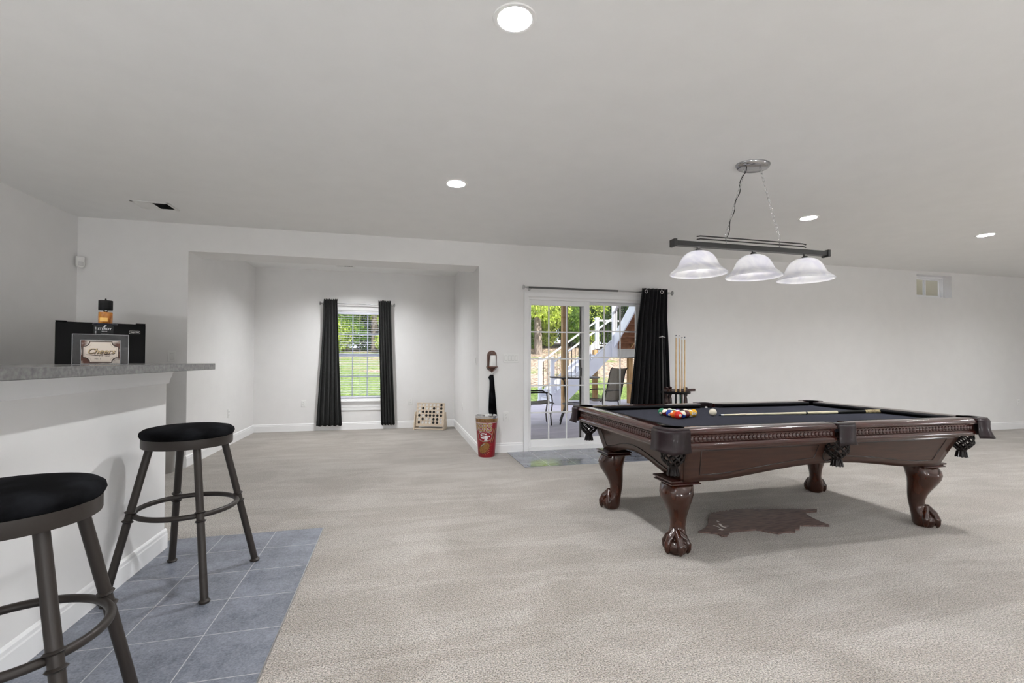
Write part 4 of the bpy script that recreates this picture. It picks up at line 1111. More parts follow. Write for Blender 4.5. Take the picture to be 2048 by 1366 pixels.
# ------------------------------------------------------------------ candle sconce and hanging cloth
sc = thing('wall_sconce', 'dark wooden candle shelf on wall beside sliding door', 'sconce', (1.214, YM, 1.13))
WAL = wood_mat('walnut', sr(70, 40, 28), sr(94, 56, 38), .35, .3, (12, 12, 2))
poly = [(-.064, -.03)] + [(.064 * cos(a), .140 + .064 * sin(a)) for a in [pi - pi * k / 16 for k in range(17)]] + [(.064, -.03), (.040, -.055), (.022, -.07), (0, -.085), (-.022, -.07), (-.040, -.055)]
mb = MB(); mb.prism(poly, -.014, 0, 'y'); mb.build('back_board', WAL, sc, bevel=.003)
mb = MB(); mb.prism([(.078 * cos(a), -.014 - .085 * max(0, sin(a))) for a in [pi * k / 16 for k in range(17)]], -.016, 0); mb.build('shelf', WAL, sc, bevel=.003)
mb = MB(); mb.loft([[(-.045, -.014, -.016), (.045, -.014, -.016), (.045, -.06, -.016), (-.045, -.06, -.016)], [(-.008, -.014, -.07), (.008, -.014, -.07), (.008, -.02, -.07), (-.008, -.02, -.07)]]); mb.build('shelf_bracket', WAL, sc, bevel=.004)
mb = MB(); mb.tube([(0, -.016, .178), (0, -.012, .178)], .004, 8); mb.build('nail', STEEL, sc)
mb = MB(); mb.torus((.002, -.02, -.105), .018, .002, 20, 6, Matrix.Rotation(pi / 2, 3, 'X')); mb.build('towel_ring', STEEL, sc)
cd = thing('candle', 'thick white candle standing on the wooden wall shelf', 'candle', (1.217, YM - .055, 1.1305))
mb = MB(); mb.lathe([(.0005, 0), (.046, 0), (.048, .004), (.037, .134), (.034, .140), (.0005, .137)], 28); mb.build('wax', mat('wax', sr(238, 238, 236), .5), cd)
mb = MB(); mb.tube([(0, 0, .135), (.001, 0, .147)], .0012, 5); mb.build('wick', BLACK, cd)
cl = thing('hanging_cloth', 'black cloth hanging from the wooden candle shelf', 'cloth', (1.214, YM - .022, 1.02))
rows_ = []
for z, xl, xr_, d in ((.0, -.018, .016, .004), (-.012, -.036, .020, .007), (-.035, -.050, .024, .008), (-.075, -.034, .028, .007), (-.15, -.034, .034, .007), (-.25, -.040, .043, .008), (-.35, -.044, .052, .008), (-.45, -.046, .060, .009), (-.52, -.040, .068, .009), (-.565, -.034, .074, .009), (-.60, .040, .076, .006)):
    rr = []
    for j in range(13):
        s_ = j / 12; rr.append((xl + (xr_ - xl) * s_, -d * (.6 + .4 * sin(2 * pi * s_ * 2.5)), z))
    rows_.append(rr)
mb = MB(); mb.loft(rows_, False, False); o = mb.build('fabric', VELVET, cl, smooth=180); md = o.modifiers.new('solid', 'SOLIDIFY'); md.thickness = .004

# ------------------------------------------------------------------ wooden disc game
GY = radians(-23)
gm = thing('disc_game', 'pale wooden upright disc dropping game in the alcove corner', 'game', (.575, 8.22, 0), GY)
PINE = mat('pale_pine', sr(214, 200, 182), .5, col2=sr(198, 180, 158), nscale=4, stretch=(1, 8, 8))
tilt = Matrix.Translation((0, 0, .055)) @ Matrix.Rotation(radians(-9), 4, 'X')
GW, GH, pitch_x, pitch_z, hr = .50, .405, .0655, .0605, .0235
def board_face(y0, y1):
    mb = MB(); mb.M = tilt; n = 16
    for c in range(7):
        for r in range(6):
            cx, cz = (c - 3) * pitch_x, .045 + (r + .5) * pitch_z - .01; hx, hz = pitch_x / 2, pitch_z / 2
            for y in (y0, y1):
                o_, i_ = [], []
                for k in range(n):
                    a = 2 * pi * k / n; ca, sa = cos(a), sin(a); t_ = min(hx / abs(ca) if abs(ca) > 1e-6 else 9, hz / abs(sa) if abs(sa) > 1e-6 else 9)
                    o_.append((cx + ca * t_, y, cz + sa * t_)); i_.append((cx + hr * ca, y, cz + hr * sa))
                # square corners are added so the cells close up
                mb.loft([o_, i_], False)
                for qx in (-1, 1):
                    for qz in (-1, 1):
                        k = [j for j in range(n) if cos(2 * pi * j / n) * qx > .1 and sin(2 * pi * j / n) * qz > .1]
                        pts = [o_[j] for j in k]; corner = (cx + qx * hx, y, cz + qz * hz)
                        for a_, b_2 in zip(pts[:-1], pts[1:]): mb.add([a_, b_2, corner], [(0, 1, 2)])
            mb.lathe([], 3) if False else None
            ring0 = [(cx + hr * cos(2 * pi * k / n), y0, cz + hr * sin(2 * pi * k / n)) for k in range(n)]; ring1 = [(x, y1, z) for x, _, z in ring0]
            mb.loft([ring0, ring1], False)
    z0, z1 = .035, .035 + 6 * pitch_z; x1 = 3.5 * pitch_x
    mb.box(-GW / 2, -x1, y0, y1, 0, GH); mb.box(x1, GW / 2, y0, y1, 0, GH); mb.box(-x1, x1, y0, y1, 0, z0); mb.box(-x1, x1, y0, y1, z1, GH)
    return mb.build('board', PINE, gm, smooth=0)
board_face(-.016, -.010); board_face(.004, .010)
for s_ in (-1, 1):
    mb = MB(); mb.prism([(-.085, 0), (-.060, 0), (-.012, .28), (.0, .32), (.055, .28), (.140, 0), (.165, 0), (.10, .30), (.06, .36), (-.010, .36), (-.03, .30)] if False else [(-.085, 0), (.150, 0), (.085, .30), (-.012, .30)], s_ * .262 - .008, s_ * .262 + .008, 'x'); mb.build('side_leg', PINE, gm, bevel=.003)
mb = MB(); mb.box(-.254, .254, -.070, -.052, .010, .030); mb.build('front_rail', PINE, gm, bevel=.002)
DB = mat('black_disc', sr(14, 12, 12), .5); DW = mat('white_disc', sr(226, 224, 222), .5)
patt = ['WWWWWWB', 'WBWWBWB', 'WBBBBWB', 'BWBBBBB', 'WBWWBBW', 'BWWWBBW']
rw = ['top row', 'second row', 'third row', 'fourth row', 'fifth row', 'bottom row']; cwd = ['first', 'second', 'third', 'middle', 'fifth', 'sixth', 'last']
GM = Matrix.Translation((.575, 8.22, 0)) @ Rz(GY) @ tilt
dm = MB(); dm.M = Matrix.Rotation(pi / 2, 4, 'X'); dm.lathe([(.0005, -.004), (.026, -.004), (.0275, -.002), (.0275, .002), (.026, .004), (.0005, .004)], 24)
proto = dm.build('game_disc', DB); me_b = proto.data; me_w = me_b.copy(); me_w.materials.clear(); me_w.materials.append(DW)
for r in range(6):
    for c in range(7):
        o = proto if (r == 0 and c == 0) else proto.copy()
        if o is not proto: C.objects.link(o)
        k = patt[r][c]; o.data = me_b if k == 'B' else me_w
        o.matrix_world = GM @ Matrix.Translation(((c - 3) * pitch_x, -.003, .035 + (5.5 - r) * pitch_z))
        tag(o, '%s disc in the wooden game, %s, %s column from left' % ('black' if k == 'B' else 'white', rw[r], cwd[c]), 'game disc', 'discs in the wooden game')

# ------------------------------------------------------------------ boar cutout lying on the carpet under the table
BOAR = [(2.074, 2.891), (2.108, 2.905), (2.156, 2.93), (2.235, 2.996), (2.294, 3.079), (2.348, 3.142), (2.379, 3.173), (2.406, 3.189), (2.435, 3.228), (2.427, 3.202), (2.472, 3.236), (2.454, 3.207), (2.487, 3.225), (2.489, 3.215), (2.531, 3.242), (2.518, 3.217), (2.556, 3.24), (2.549, 3.217), (2.592, 3.246), (2.582, 3.22), (2.641, 3.255), (2.631, 3.231), (2.684, 3.256), (2.676, 3.235), (2.71, 3.25), (2.705, 3.232), (2.744, 3.246), (2.737, 3.225), (2.788, 3.239), (2.78, 3.218), (2.826, 3.226), (2.818, 3.205), (2.861, 3.21), (2.853, 3.189), (2.905, 3.189), (2.96, 3.187), (3.044, 3.163), (3.125, 3.136), (3.18, 3.119), (3.211, 3.1), (3.241, 3.108), (3.326, 3.096), (3.278, 3.054), (3.191, 3.06), (3.143, 3.032), (3.113, 2.959), (3.103, 2.91), (3.093, 2.839), (3.095, 2.782), (3.082, 2.765), (2.979, 2.795), (2.878, 2.823), (2.808, 2.758), (2.78, 2.765), (2.735, 2.72), (2.711, 2.734), (2.669, 2.742), (2.599, 2.727), (2.572, 2.751), (2.548, 2.778), (2.524, 2.813), (2.496, 2.83), (2.443, 2.832), (2.385, 2.836), (2.288, 2.833), (2.252, 2.799), (2.217, 2.774), (2.196, 2.773), (2.184, 2.787), (2.178, 2.814), (2.184, 2.829), (2.131, 2.856), (2.08, 2.883)]
bo = thing('boar_cutout', 'brown wooden boar silhouette lying flat under pool table', 'wall decoration', (2.6, 3.0, 0))
BRW = mat('stained_board', sr(112, 90, 83), .55, col2=sr(70, 54, 50), nscale=9, detail=9, stretch=(1.2, 9, 1), contrast=(.42, .66), bump=.2, bscale=60)
bm = bmesh.new()
vv = [bm.verts.new((x - 2.6, y - 3.0, .002)) for x, y in BOAR]; f = bm.faces.new(vv); f.normal_update()
ex = bmesh.ops.extrude_face_region(bm, geom=[f]); bmesh.ops.translate(bm, vec=(0, 0, .011), verts=[g for g in ex['geom'] if isinstance(g, bmesh.types.BMVert)])
bmesh.ops.recalc_face_normals(bm, faces=bm.faces); bmesh.ops.triangulate(bm, faces=[q for q in bm.faces if len(q.verts) > 4])
me = bpy.data.meshes.new('body'); bm.to_mesh(me); bm.free(); me.materials.append(BRW); o = bpy.data.objects.new('body', me); C.objects.link(o); o.parent = bo
mb = MB()
for pts, w_ in (([(2.257, 2.967), (2.262, 2.94), (2.271, 2.914)], .008), ([(2.319, 2.984), (2.299, 2.926), (2.31, 2.894)], .018), ([(2.341, 3.039), (2.342, 3.013)], .012), ([(2.318, 2.927), (2.353, 2.926)], .008), ([(2.240, 2.872), (2.268, 2.882)], .028)):
    vs, fs = stroke(pts, w_); mb.add([(x - 2.6, y - 3.0, .0136) for x, y in vs], fs)
mb.build('painted_face', mat('pale_paint', sr(226, 222, 216), .5), bo, smooth=0)

# ------------------------------------------------------------------ cue rack and cues
ck = thing('cue_rack', 'mahogany floor cue rack beside the black curtain', 'cue rack', (3.61, 5.50, 0))
mb = MB(); mb.lathe([(.0005, .0), (.20, .0), (.21, .01), (.205, .03), (.185, .045), (.18, .06), (.0005, .06)], 32); mb.build('base', MAHOG, ck)
mb = MB(); mb.lathe([(.13, .775), (.185, .775), (.19, .782), (.19, .796), (.183, .803), (.13, .803)], 32, wrap=True); mb.build('cue_ring', BLACKG, ck)
mb = MB(); mb.prism([(-.16, -.05), (.15, -.03), (.29, -.02), (.30, .03), (.15, .04), (-.16, .06), (-.18, 0)], .800, .838); mb.build('top_plate', MAHOG, ck, bevel=.006)
for x, y in ((-.13, .02), (.15, .0), (.0, .13)):
    mb = MB(); mb.lathe([(.022, .06), (.03, .08), (.018, .10), (.016, .13), (.026, .20), (.030, .28), (.022, .38), (.016, .40), (.026, .42), (.016, .44), (.022, .50), (.030, .60), (.024, .70), (.016, .73), (.026, .75), (.022, .80), (.024, .83), (.028, .85), (.010, .862), (.0005, .864)], 18, (x, y, 0)); mb.build('turned_post', MAHOG, ck, smooth=60)
GRNB = mat('green_butt', sr(24, 66, 56), .3); WNB = mat('brown_butt', sr(96, 70, 50), .35)
RX, RY = 3.61, 5.50
for (dx, dy, tx, ty, tz, lab, m) in ((-.085, -.13, -.070, -.12, 1.545, 'pale cue standing in rack, leftmost of the four', BLACKG), (-.015, -.15, -.032, -.13, 1.54, 'pale cue in rack with a dark green butt', GRNB),
                                     (.150, .08, .140, .06, 1.53, 'pale cue in rack, behind the green-butt cue', WNB), (.065, -.10, .08, -.09, 1.525, 'pale cue standing in rack, rightmost of the four', MAHOG)):
    cue('pool_cue', lab, (RX + tx, RY + ty, tz), (RX + dx, RY + dy, .075), 'pool cues', (MAPLE, m, m, m))
br = thing('bridge_stick', 'dark bridge stick standing left of the pale cues', 'cue bridge', (3.375, 5.44, .0), group=None)
mb = MB(); mb.tube([(.02, 0, .01), (.01, 0, .8), (.0, 0, 1.52)], [.012, .009, .006], 10); mb.build('stick', DKMETAL, br)
mb = MB(); mb.tube([(-.045, 0, 1.516), (.0, -.01, 1.522), (.045, 0, 1.516)], .004, 6); mb.sphere((.0, 0, 1.526), .011, 12, 8); mb.build('bridge_head', STEEL, br)

# ------------------------------------------------------------------ outdoors: patio, lawn, deck, stairs
def ground_z(x, y):
    if x > 1.0:
        f = max(0, (y - 14.6) / 18)
    else:
        f = max(0, (y - 9.5) / 22)
    f = min(f, 1.6)
    return -.13 + (2.45 if x > 1 else 1.95) * (f ** 1.05 if f < 1 else 1 + (f - 1) * .35) + .06 * sin(x * .7 + y * .4)* min(1, f * 3)
mb = MB(); xs = [-30 + i * 1.0 for i in range(91)]; ys = [6.3 + j * .8 for j in range(75)]
mb.loft([[(x, y, ground_z(x, y) - (.06 if (y < 14.4 and x > -3.6) else 0)) for x in xs] for y in ys], False, False)
def lawn_mat():
    m = bpy.data.materials.new('lawn'); m.use_nodes = True; N, L = m.node_tree.nodes, m.node_tree.links; b = N['Principled BSDF']; b.inputs['Roughness'].default_value = 1; b.inputs['Specular IOR Level'].default_value = .1
    tc = N.new('ShaderNodeTexCoord')
    def noise(sc, det=4, st=None):
        mp = N.new('ShaderNodeMapping'); L.new(tc.outputs['Object'], mp.inputs[0])
        if st: mp.inputs['Scale'].default_value = st
        n = N.new('ShaderNodeTexNoise'); n.inputs['Scale'].default_value = sc; n.inputs['Detail'].default_value = det; L.new(mp.outputs[0], n.inputs[0]); return n.outputs[0]
    def ramp(src, p0, p1, c0, c1):
        r = N.new('ShaderNodeValToRGB'); e = r.color_ramp.elements; e[0].position = p0; e[1].position = p1; e[0].color = c0; e[1].color = c1; L.new(src, r.inputs[0]); return r.outputs[0]
    gr = ramp(noise(14, 6), .35, .65, sr(58, 78, 38), sr(128, 146, 86)); dirt_dapple = ramp(noise(8, 8), .35, .65, sr(70, 60, 52), sr(190, 170, 154))  # brown blotches are leaf-littered dirt and also paint sun dapples on the hill
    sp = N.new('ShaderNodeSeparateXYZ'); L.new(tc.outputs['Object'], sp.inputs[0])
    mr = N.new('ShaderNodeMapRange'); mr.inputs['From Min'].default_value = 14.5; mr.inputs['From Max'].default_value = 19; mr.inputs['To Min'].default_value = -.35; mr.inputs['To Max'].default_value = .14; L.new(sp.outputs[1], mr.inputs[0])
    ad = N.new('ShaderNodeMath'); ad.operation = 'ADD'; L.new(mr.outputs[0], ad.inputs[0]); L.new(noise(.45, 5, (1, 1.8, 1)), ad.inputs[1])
    mx = N.new('ShaderNodeMix'); mx.data_type = 'RGBA'; mrx = N.new('ShaderNodeMapRange'); mrx.inputs['From Min'].default_value = 1; mrx.inputs['From Max'].default_value = 4; mrx.inputs['To Min'].default_value = -.13; mrx.inputs['To Max'].default_value = 0; L.new(sp.outputs[0], mrx.inputs[0]); ad2 = N.new('ShaderNodeMath'); ad2.operation = 'ADD'; L.new(ad.outputs[0], ad2.inputs[0]); L.new(mrx.outputs[0], ad2.inputs[1]); ad = ad2; f = ramp(ad.outputs[0], .46, .60, (0, 0, 0, 1), (1, 1, 1, 1)); L.new(f, mx.inputs[0]); L.new(gr, mx.inputs[6]); L.new(dirt_dapple, mx.inputs[7]); L.new(mx.outputs[2], b.inputs['Base Color'])
    return m
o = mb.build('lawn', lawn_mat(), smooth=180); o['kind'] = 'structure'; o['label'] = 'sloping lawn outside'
mb = MB(); n = 60; y0, y1 = 6.16, 14.3
for k in range(n):
    a = y0 + (y1 - y0) * k / n; mb.box(1.22, 12.0, a + .003, a + (y1 - y0) / n - .003, -.14, -.10)
mb.box(1.22, 12.0, y0, y1, -.20, -.112)
o = struct('patio', mb, mat('patio_boards', sr(214, 208, 218), .7, col2=sr(186, 180, 192), nscale=7, stretch=(.4, 6, 1), detail=6), 'grey board patio outside the sliding door', smooth=0)
mb = MB(); mb.box(1.19, 3.6, 6.14, 6.3, -.14, .02)
PT = wood_mat('treated_lumber', sr(188, 152, 104), sr(150, 114, 70), .75, 0, (8, 8, 1.2)); PTD = wood_mat('dark_lumber', sr(150, 104, 74), sr(118, 80, 56), .8, 0, (3, 8, 8))
VW = mat('white_vinyl', sr(226, 228, 236), .4)
def post(x, y, z0, z1, w_, label, m=None):
    mb = MB(); mb.box(-w_ / 2, w_ / 2, -w_ / 2, w_ / 2, z0, z1); o = mb.build('deck_post', m or PT, bevel=.006); o.location = (x, y, 0); tag(o, label, 'post', 'timber deck posts'); return o
post(4.07, 10.95, -.10, 2.75, .14, 'thick brown timber post on patio, outside left glass panel')
dk = thing('upper_deck', 'timber deck overhead outside the sliding door', 'deck', (0, 0, 0))
mb = MB(); mb.box(1.25, 6.22, 6.2, 11.15, 2.93, 2.97); mb.build('deck_boards', PTD, dk, smooth=0)
for k in range(12):
    x = 1.35 + .42 * k
    mb = MB(); mb.box(x, x + .04, 6.2, 11.1, 2.75, 2.93); mb.build('joist', PT, dk, smooth=0)
mb = MB(); mb.box(1.25, 6.22, 11.1, 11.15, 2.74, 2.97); mb.build('fascia', VW, dk, smooth=0)
# lower flight rises along +x
SX0, SX1, SYn, SYf, ZL = 4.42, 6.32, 12.9, 14.1, 1.58
fl = thing('lower_staircase', 'white outdoor staircase rising right from the patio', 'stairs', (0, 0, 0))
nst = 9
for k in range(nst):
    x = SX0 + (SX1 - SX0) * k / (nst - 1) ; z = -.10 + (ZL + .10) * (k + 1) / nst
    mb = MB(); mb.box(x, x + .27, SYn + .02, SYf - .02, z - .035, z); mb.build('tread', mat('grey_tread', sr(176, 176, 184), .6), fl, bevel=.004)
    mb = MB(); mb.box(x + .02, x + .035, SYn + .02, SYf - .02, z - .19, z - .035); mb.build('riser', VW, fl, smooth=0)
sl = (ZL + .1) / (SX1 - SX0)
for y in (SYn, SYf):
    mb = MB(); zb = lambda x: -.10 + (x - SX0) * sl
    mb.prism([(SX0 - .06, -.10), (SX0 - .06, .12), (SX1, zb(SX1) + .22), (SX1, zb(SX1) - .22), (SX0 + .35, -.10)], y - .02, y + .02, 'y'); mb.build('stringer', VW, fl, bevel=.004)
def newel(x, y, z0, z1, par, w_=.105):
    mb = MB(); mb.box(x - w_ / 2, x + w_ / 2, y - w_ / 2, y + w_ / 2, z0, z1 - .05); mb.box(x - w_ / 2 - .02, x + w_ / 2 + .02, y - w_ / 2 - .02, y + w_ / 2 + .02, z1 - .06, z1 - .03)
    q = w_ / 2 + .005; mb.add([(x - q, y - q, z1 - .03), (x + q, y - q, z1 - .03), (x + q, y + q, z1 - .03), (x - q, y + q, z1 - .03), (x, y, z1)], [(0, 1, 4), (1, 2, 4), (2, 3, 4), (3, 0, 4)])
    mb.box(x - w_ / 2 - .018, x + w_ / 2 + .018, y - w_ / 2 - .018, y + w_ / 2 + .018, z0, z0 + .06); mb.build('newel_post', VW, par, smooth=0)
newel(SX0, SYn, -.10, 1.30, fl); newel(SX0, SYf, -.10, 1.30, fl); newel(SX1 + .04, SYf, ZL, 2.62, fl)
BAL = mat('black_baluster', sr(20, 20, 22), .5)
for y in (SYn, SYf):
    a, b = (SX0, 1.10), (SX1 + .02, 1.10 + sl * (SX1 + .02 - SX0) * .80)
    def zr(x): return a[1] + (b[1] - a[1]) * (x - a[0]) / (b[0] - a[0])
    mb = MB(); mb.loft([[(x, y + dy, z + dz_) for dy, dz_ in ((-.045, 0), (.045, 0), (.045, .035), (.03, .05), (-.03, .05), (-.045, .035))] for x, z in (a, b)]); mb.build('handrail', VW, fl, smooth=0)
    mb = MB(); mb.loft([[(x, y + dy, z + dz_) for dy, dz_ in ((-.02, 0), (.02, 0), (.02, .03), (-.02, .03))] for x, z in ((a[0], zb(a[0]) + .26), (b[0], zb(b[0]) + .24))]); mb.build('bottom_rail', BAL if False else VW, fl, smooth=0)
    for k in range(1, 16):
        x = SX0 + (SX1 - SX0) * k / 16; mb = MB(); mb.tube([(x, y, zb(x) + .27), (x, y, zr(x) + .01)], .009, 6); mb.build('baluster', BAL, fl)
# landing
ld = thing('stair_landing', 'white edged stair landing on timber posts', 'landing', (0, 0, 0))
mb = MB(); mb.box(SX1 + .0, 7.75, SYn, SYf + .1, ZL - .04, ZL); mb.build('landing_boards', MATS['grey_tread'], ld, smooth=0)
mb = MB(); mb.box(SX1 + .0, 7.75, SYn - .03, SYn, ZL - .30, ZL + .02); mb.box(SX1 - .03, SX1, SYn - .03, SYn + .12, ZL - .30, ZL); mb.build('fascia', mat('beige_fascia', sr(196, 194, 186), .6), ld, smooth=0)
mb = MB(); mb.box(SX1 - .04, SX1 + .14, SYn - .075, SYn - .03, ZL - .30, 3.4); mb.box(SX1 + .02, SX1 + .12, SYn - .07, SYn + .05, ZL, 3.9); mb.build('newel_post', VW, ld, bevel=.004)
newel(7.7, SYf, ZL, 2.65, ld)
mb = MB(); mb.box(SX1, 7.7, SYf - .045, SYf + .045, 2.48, 2.53); mb.box(SX1, 7.7, SYf - .02, SYf + .02, ZL + .08, ZL + .11); mb.build('handrail', VW, ld, smooth=0)
for k in range(1, 13):
    x = SX1 + (7.7 - SX1) * k / 13; mb = MB(); mb.tube([(x, SYf, ZL + .1), (x, SYf, 2.49)], .009, 6); mb.build('baluster', BAL, ld)
for x, y, lab in ((6.20, 13.9, 'timber landing post behind the sling chair, leftmost'), (6.95, 13.0, 'timber landing post right of the sling chair back'), (7.6, 13.0, 'timber landing post farthest right, next to the curtain')):
    post(x, y, -.13, ZL - .04, .14, lab)
# upper flight climbs back towards the house
uf = thing('upper_staircase', 'white upper stair flight with brown underside', 'stairs', (0, 0, 0))
UY0, UY1, UZ0, UZ1 = 12.88, 11.15, ZL, 2.97
us = (UZ1 - UZ0) / (UY0 - UY1)
for x in (6.36, 7.55):
    mb = MB(); mb.prism([(UY0, UZ0 - .04), (UY0, UZ0 + .36), (UY1 - .3, UZ1 + .36 + us * .3), (UY1 - .3, UZ1 - .08 + us * .3)], x - .02, x + .02, 'x'); mb.build('stringer', VW, uf, bevel=.004)
for k in range(8):
    y = UY0 - (UY0 - UY1) * k / 8; z = UZ0 + (UZ1 - UZ0) * (k + 1) / 8
    mb = MB(); mb.box(6.38, 7.53, y - .26, y, z - .04, z); mb.build('tread', PTD, uf, smooth=0)
    mb = MB(); mb.box(6.38, 7.53, y - .03, y - .01, z - .2, z - .04); mb.build('riser', PTD, uf, smooth=0)
mb = MB(); mb.prism([(UY0, UZ0 - .02), (UY0, UZ0 + .14), (UY1, UZ1 + .0), (UY1, UZ1 - .2)], 6.9, 6.94, 'x'); mb.build('centre_stringer', PT, uf, smooth=0)
def zu(y): return UZ0 + 1.0 + us * (UY0 - y)
mb = MB(); mb.loft([[(6.36 + dx, y, zu(y) + dz_) for dx, dz_ in ((-.045, 0), (.045, 0), (.045, .05), (-.045, .05))] for y in (UY0, UY1 - .2)]); mb.build('handrail', VW, uf, smooth=0)
for k in range(1, 15):
    y = UY0 + (UY1 - UY0) * k / 15; mb = MB(); mb.tube([(6.36, y, zu(y) - .66), (6.36, y, zu(y))], .009, 6); mb.build('baluster', BAL, uf)

# patio furniture
BRZ = mat('bronze_tube', sr(44, 38, 36), .45); SLING = mat('taupe_sling', sr(128, 118, 104), .85, col2=sr(104, 96, 84), nscale=90)
SLD = mat('dark_sling', sr(60, 54, 50), .85)
def sling_chair(label, loc, rz, fab):
    # faces local +X
    t = thing('patio_chair', label, 'patio chair', loc, rz, 'sling patio chairs')
    mb = MB(); rows_ = []
    for x, z in ((.27, .44), (.22, .455), (0, .43), (-.20, .425), (-.25, .46), (-.29, .60), (-.34, .80), (-.38, .98), (-.42, 1.10), (-.46, 1.14)):
        rows_.append([(x, y, z - .015 * (1 - (y / .24) ** 2)) for y in (-.24, -.12, 0, .12, .24)])
    mb.loft(rows_, False, False); o = mb.build('sling', fab, t, smooth=180); md = o.modifiers.new('solid', 'SOLIDIFY'); md.thickness = .006
    for s_ in (-1, 1):
        y = s_ * .255
        mb = MB(); mb.tube([(.28, y, .43), (.22, y, .455), (0, y, .43), (-.20, y, .425), (-.25, y, .46), (-.29, y, .60), (-.34, y, .80), (-.38, y, .98), (-.42, y, 1.10), (-.47, y, 1.145)], .014, 8); mb.build('side_rail', BRZ, t, smooth=80)
        mb = MB(); mb.tube([(.22, y * 1.08, 0), (.20, y * 1.08, .20), (.24, y * 1.08, .45), (.22, y * 1.08, .60), (.14, y * 1.08, .655), (-.05, y * 1.08, .66), (-.30, y * 1.08, .655)], .014, 8); mb.build('front_leg', BRZ, t, smooth=80)
        mb = MB(); mb.tube([(-.30, y, 0), (-.24, y, .22), (-.20, y, .43)], .014, 8); mb.build('rear_leg', BRZ, t, smooth=80)
    mb = MB(); mb.tube([(-.25, -.25, .20), (-.25, .25, .20)], .010, 8); mb.tube([(.21, -.27, .22), (.21, .27, .22)], .010, 8); mb.build('stretcher', BRZ, t)
    return t
sling_chair('taupe sling patio chair with high back, right of patio table', (4.46, 9.55, -.10), radians(193), SLING)
sling_chair('dark patio chair partly hidden at left edge of the door', (2.86, 9.22, -.10), radians(-8), SLD)
pt_ = thing('patio_table', 'round patio table with curved dark metal legs', 'patio table', (3.62, 9.15, -.10))
mb = MB(); mb.lathe([(.0005, .955), (.50, .955), (.50, .963), (.0005, .963)], 40); mb.build('tabletop', mat('smoked_glass', sr(70, 68, 66), .1), pt_)
mb = MB(); mb.lathe([(.485, .940), (.515, .940), (.520, .952), (.515, .966), (.50, .966), (.485, .95)], 40, wrap=True); mb.build('table_rim', BRZ, pt_)
for k in range(4):
    a = radians(205 + 90 * k); u = Vector((cos(a), sin(a), 0)); mb = MB()
    mb.tube([u * r_ + Vector((0, 0, z)) for r_, z in ((.38, .945), (.31, .90), (.28, .80), (.27, .60), (.25, .42), (.27, .30), (.36, .15), (.42, .0))], .017, 8); mb.build('leg', BRZ, pt_, smooth=80)
mb = MB(); mb.torus((0, 0, .40), .25, .010, 32, 6); mb.build('leg_ring', BRZ, pt_)

# ------------------------------------------------------------------ trees and shrubs
LEAFS = [leaf_mat('leaf_yellow_green', sr(150, 178, 62), sr(210, 222, 120)), leaf_mat('leaf_green', sr(70, 112, 44), sr(130, 160, 70)), leaf_mat('leaf_dark', sr(36, 66, 34), sr(76, 108, 52))]
BARK = mat('bark', sr(150, 140, 130), .9, col2=sr(92, 80, 72), nscale=9, stretch=(3, 3, .6))
def foliage_mesh(nm, blobs, n, size, m, seed):
    rnd = random.Random(seed); v, f = [], []
    for i in range(n):
        bx_, by_, bz_, br_ = rnd.choice(blobs)
        while True:
            q = Vector((rnd.uniform(-1, 1), rnd.uniform(-1, 1), rnd.uniform(-1, 1)))
            if .35 < q.length < 1: break
        c = Vector((bx_, by_, bz_)) + q * br_
        e = Euler((rnd.uniform(0, 6.3), rnd.uniform(0, 6.3), rnd.uniform(0, 6.3))).to_matrix(); s_ = size * rnd.uniform(.6, 1.3)
        o_ = len(v)
        for a, b in ((-.5, 0), (0, -.28), (.55, 0), (0, .28)): v.append(tuple(c + e @ Vector((a * s_, b * s_, 0))))
        f.append((o_, o_ + 1, o_ + 2, o_ + 3))
    me = bpy.data.meshes.new(nm); me.from_pydata(v, [], f); me.materials.append(m); return me
crowns = []
for k in range(3):
    rnd = random.Random(50 + k); blobs = []
    for i in range(20):
        a = rnd.uniform(0, 6.28); z = rnd.uniform(1.9, 9.0); R_ = rnd.uniform(.4, 2.6) * (1 if z < 7 else .6)
        blobs.append((R_ * cos(a), R_ * sin(a), z, rnd.uniform(.7, 1.25)))
    crowns.append(foliage_mesh('crown', blobs, 17000, .155, LEAFS[k], 70 + k))
mb = MB(); mb.tube([(0, 0, -.5), (.02, .05, 2), (-.05, 0, 5), (.1, 0, 9)], [.20, .165, .13, .05], 10)
for k in range(9):
    a = 2.4 * k; z = 2.4 + .7 * k; mb.tube([(0, 0, z), (.8 * cos(a), .8 * sin(a), z + .5), (1.9 * cos(a), 1.9 * sin(a), z + 1.3)], [.07, .045, .015], 6)
trunk = mb.build('trunk', BARK, smooth=80); tme = trunk.data; bpy.data.objects.remove(trunk)
ORD = ['first', 'second', 'third', 'fourth', 'fifth', 'sixth', 'seventh', 'eighth', 'ninth', 'tenth', 'eleventh', 'twelfth', 'thirteenth', 'fourteenth', 'fifteenth', 'sixteenth']
kinds = ['bright yellow green tree', 'mid green woodland tree', 'dark green woodland tree']
def tree(x, y, k, s_, rz, lab, grp):
    t = thing('woodland_tree', lab, 'tree', (x, y, ground_z(x, y)), rz, grp); t.scale = (s_, s_, s_)
    for nm, me in (('trunk', tme), ('crown', crowns[k])):
        o = bpy.data.objects.new(nm, me); C.objects.link(o); o.parent = t
tree(8.55, 27.6, 0, 1.35, 1.0, 'tall tree with a pale grey trunk nearest the sliding door, left', 'woods behind the sliding door')
rnd = random.Random(11)
i = 0
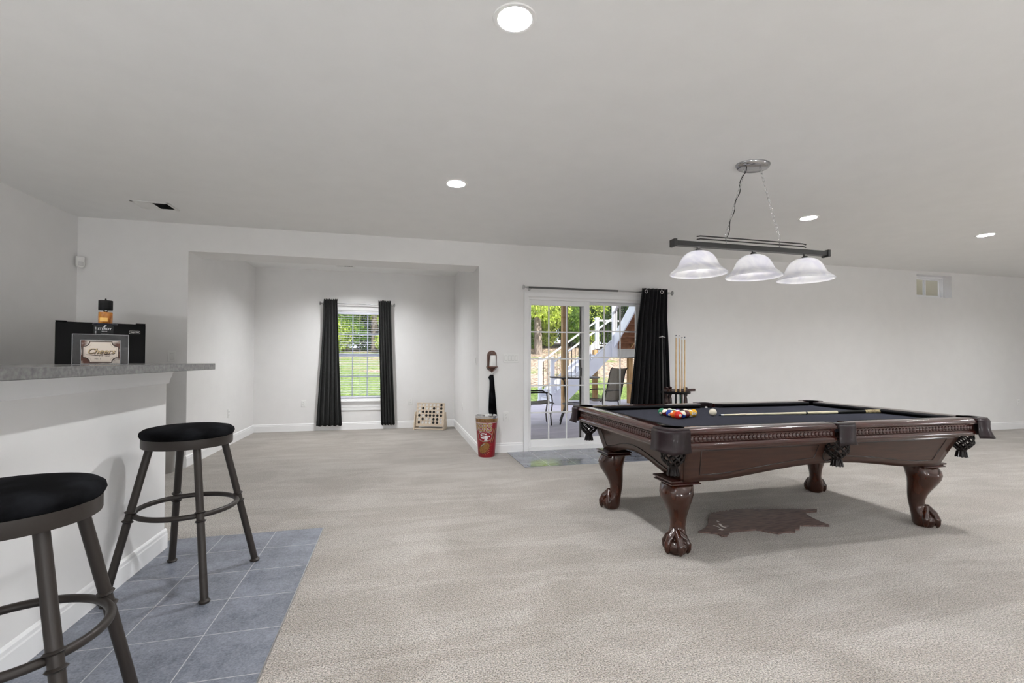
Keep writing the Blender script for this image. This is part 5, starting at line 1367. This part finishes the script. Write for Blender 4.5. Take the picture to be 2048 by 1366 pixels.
for row, (yy, cnt) in enumerate(((30, 7), (34, 8), (38.5, 8))):
    for j in range(cnt):
        x = 7.2 + (j + rnd.uniform(-.25, .25)) * 2.7 * (yy / 33) + row * .8 - 1; k = (i * 2 + row) % 3
        y_ = yy + rnd.uniform(-1, 1)
        tree(x, y_, k, rnd.uniform(.9, 1.2), rnd.uniform(0, 6), '%s beyond the sliding door, %s row, %s from left' % (kinds[k], ['front', 'middle', 'rear'][row], ORD[j]), 'woods behind the sliding door'); i += 1
for row, (yy, cnt) in enumerate(((31, 4), (35, 5), (39, 5))):
    for j in range(cnt):
        x = -6.0 + (j + rnd.uniform(-.2, .2)) * 2.4 + row * -.5; k = (i * 2 + row + 1) % 3
        tree(x, yy + rnd.uniform(-1, 1), k, rnd.uniform(.9, 1.2), rnd.uniform(0, 6), '%s beyond the alcove window, %s row, %s from left' % (kinds[k], ['front', 'middle', 'rear'][row], ORD[j]), 'woods behind the alcove window'); i += 1
shm = [foliage_mesh('shrub_leaves', [(random.uniform(-1, 1), random.uniform(-.7, .7), random.uniform(.5, 2.1), .65) for _ in range(9)], 6000, .14, LEAFS[k], 90 + k) for k in range(3)]
mb = MB()
for k in range(6): a = k * 1.05; mb.tube([(0, 0, -.2), (.3 * cos(a), .3 * sin(a), .8), (.8 * cos(a), .6 * sin(a), 1.7)], [.03, .02, .008], 5)
so = mb.build('stems', BARK); sme = so.data; bpy.data.objects.remove(so)
def shrub(x, y, k, s_, rz, where, j):
    t = thing('shrub', '%s shrub at the woods edge beyond the %s, %s from left' % (['pale green', 'mid green', 'dark green'][k], where, ORD[j]), 'shrub', (x, y, ground_z(x, y)), rz, 'undergrowth beyond the ' + where); t.scale = (s_, s_, s_)
    for nm, me in (('stems', sme), ('leaves', shm[k])):
        o = bpy.data.objects.new(nm, me); C.objects.link(o); o.parent = t
for j in range(16): shrub(7.0 + j * 1.15 + rnd.uniform(-.3, .3), 29.5 + rnd.uniform(-.8, 2.2), j % 3, rnd.uniform(.9, 1.35), rnd.uniform(0, 6), 'sliding door', j)
for j in range(9): shrub(-6.5 + j * 1.2 + rnd.uniform(-.3, .3), 30 + rnd.uniform(-.8, 2.0), (j + 1) % 3, rnd.uniform(.9, 1.35), rnd.uniform(0, 6), 'alcove window', j)
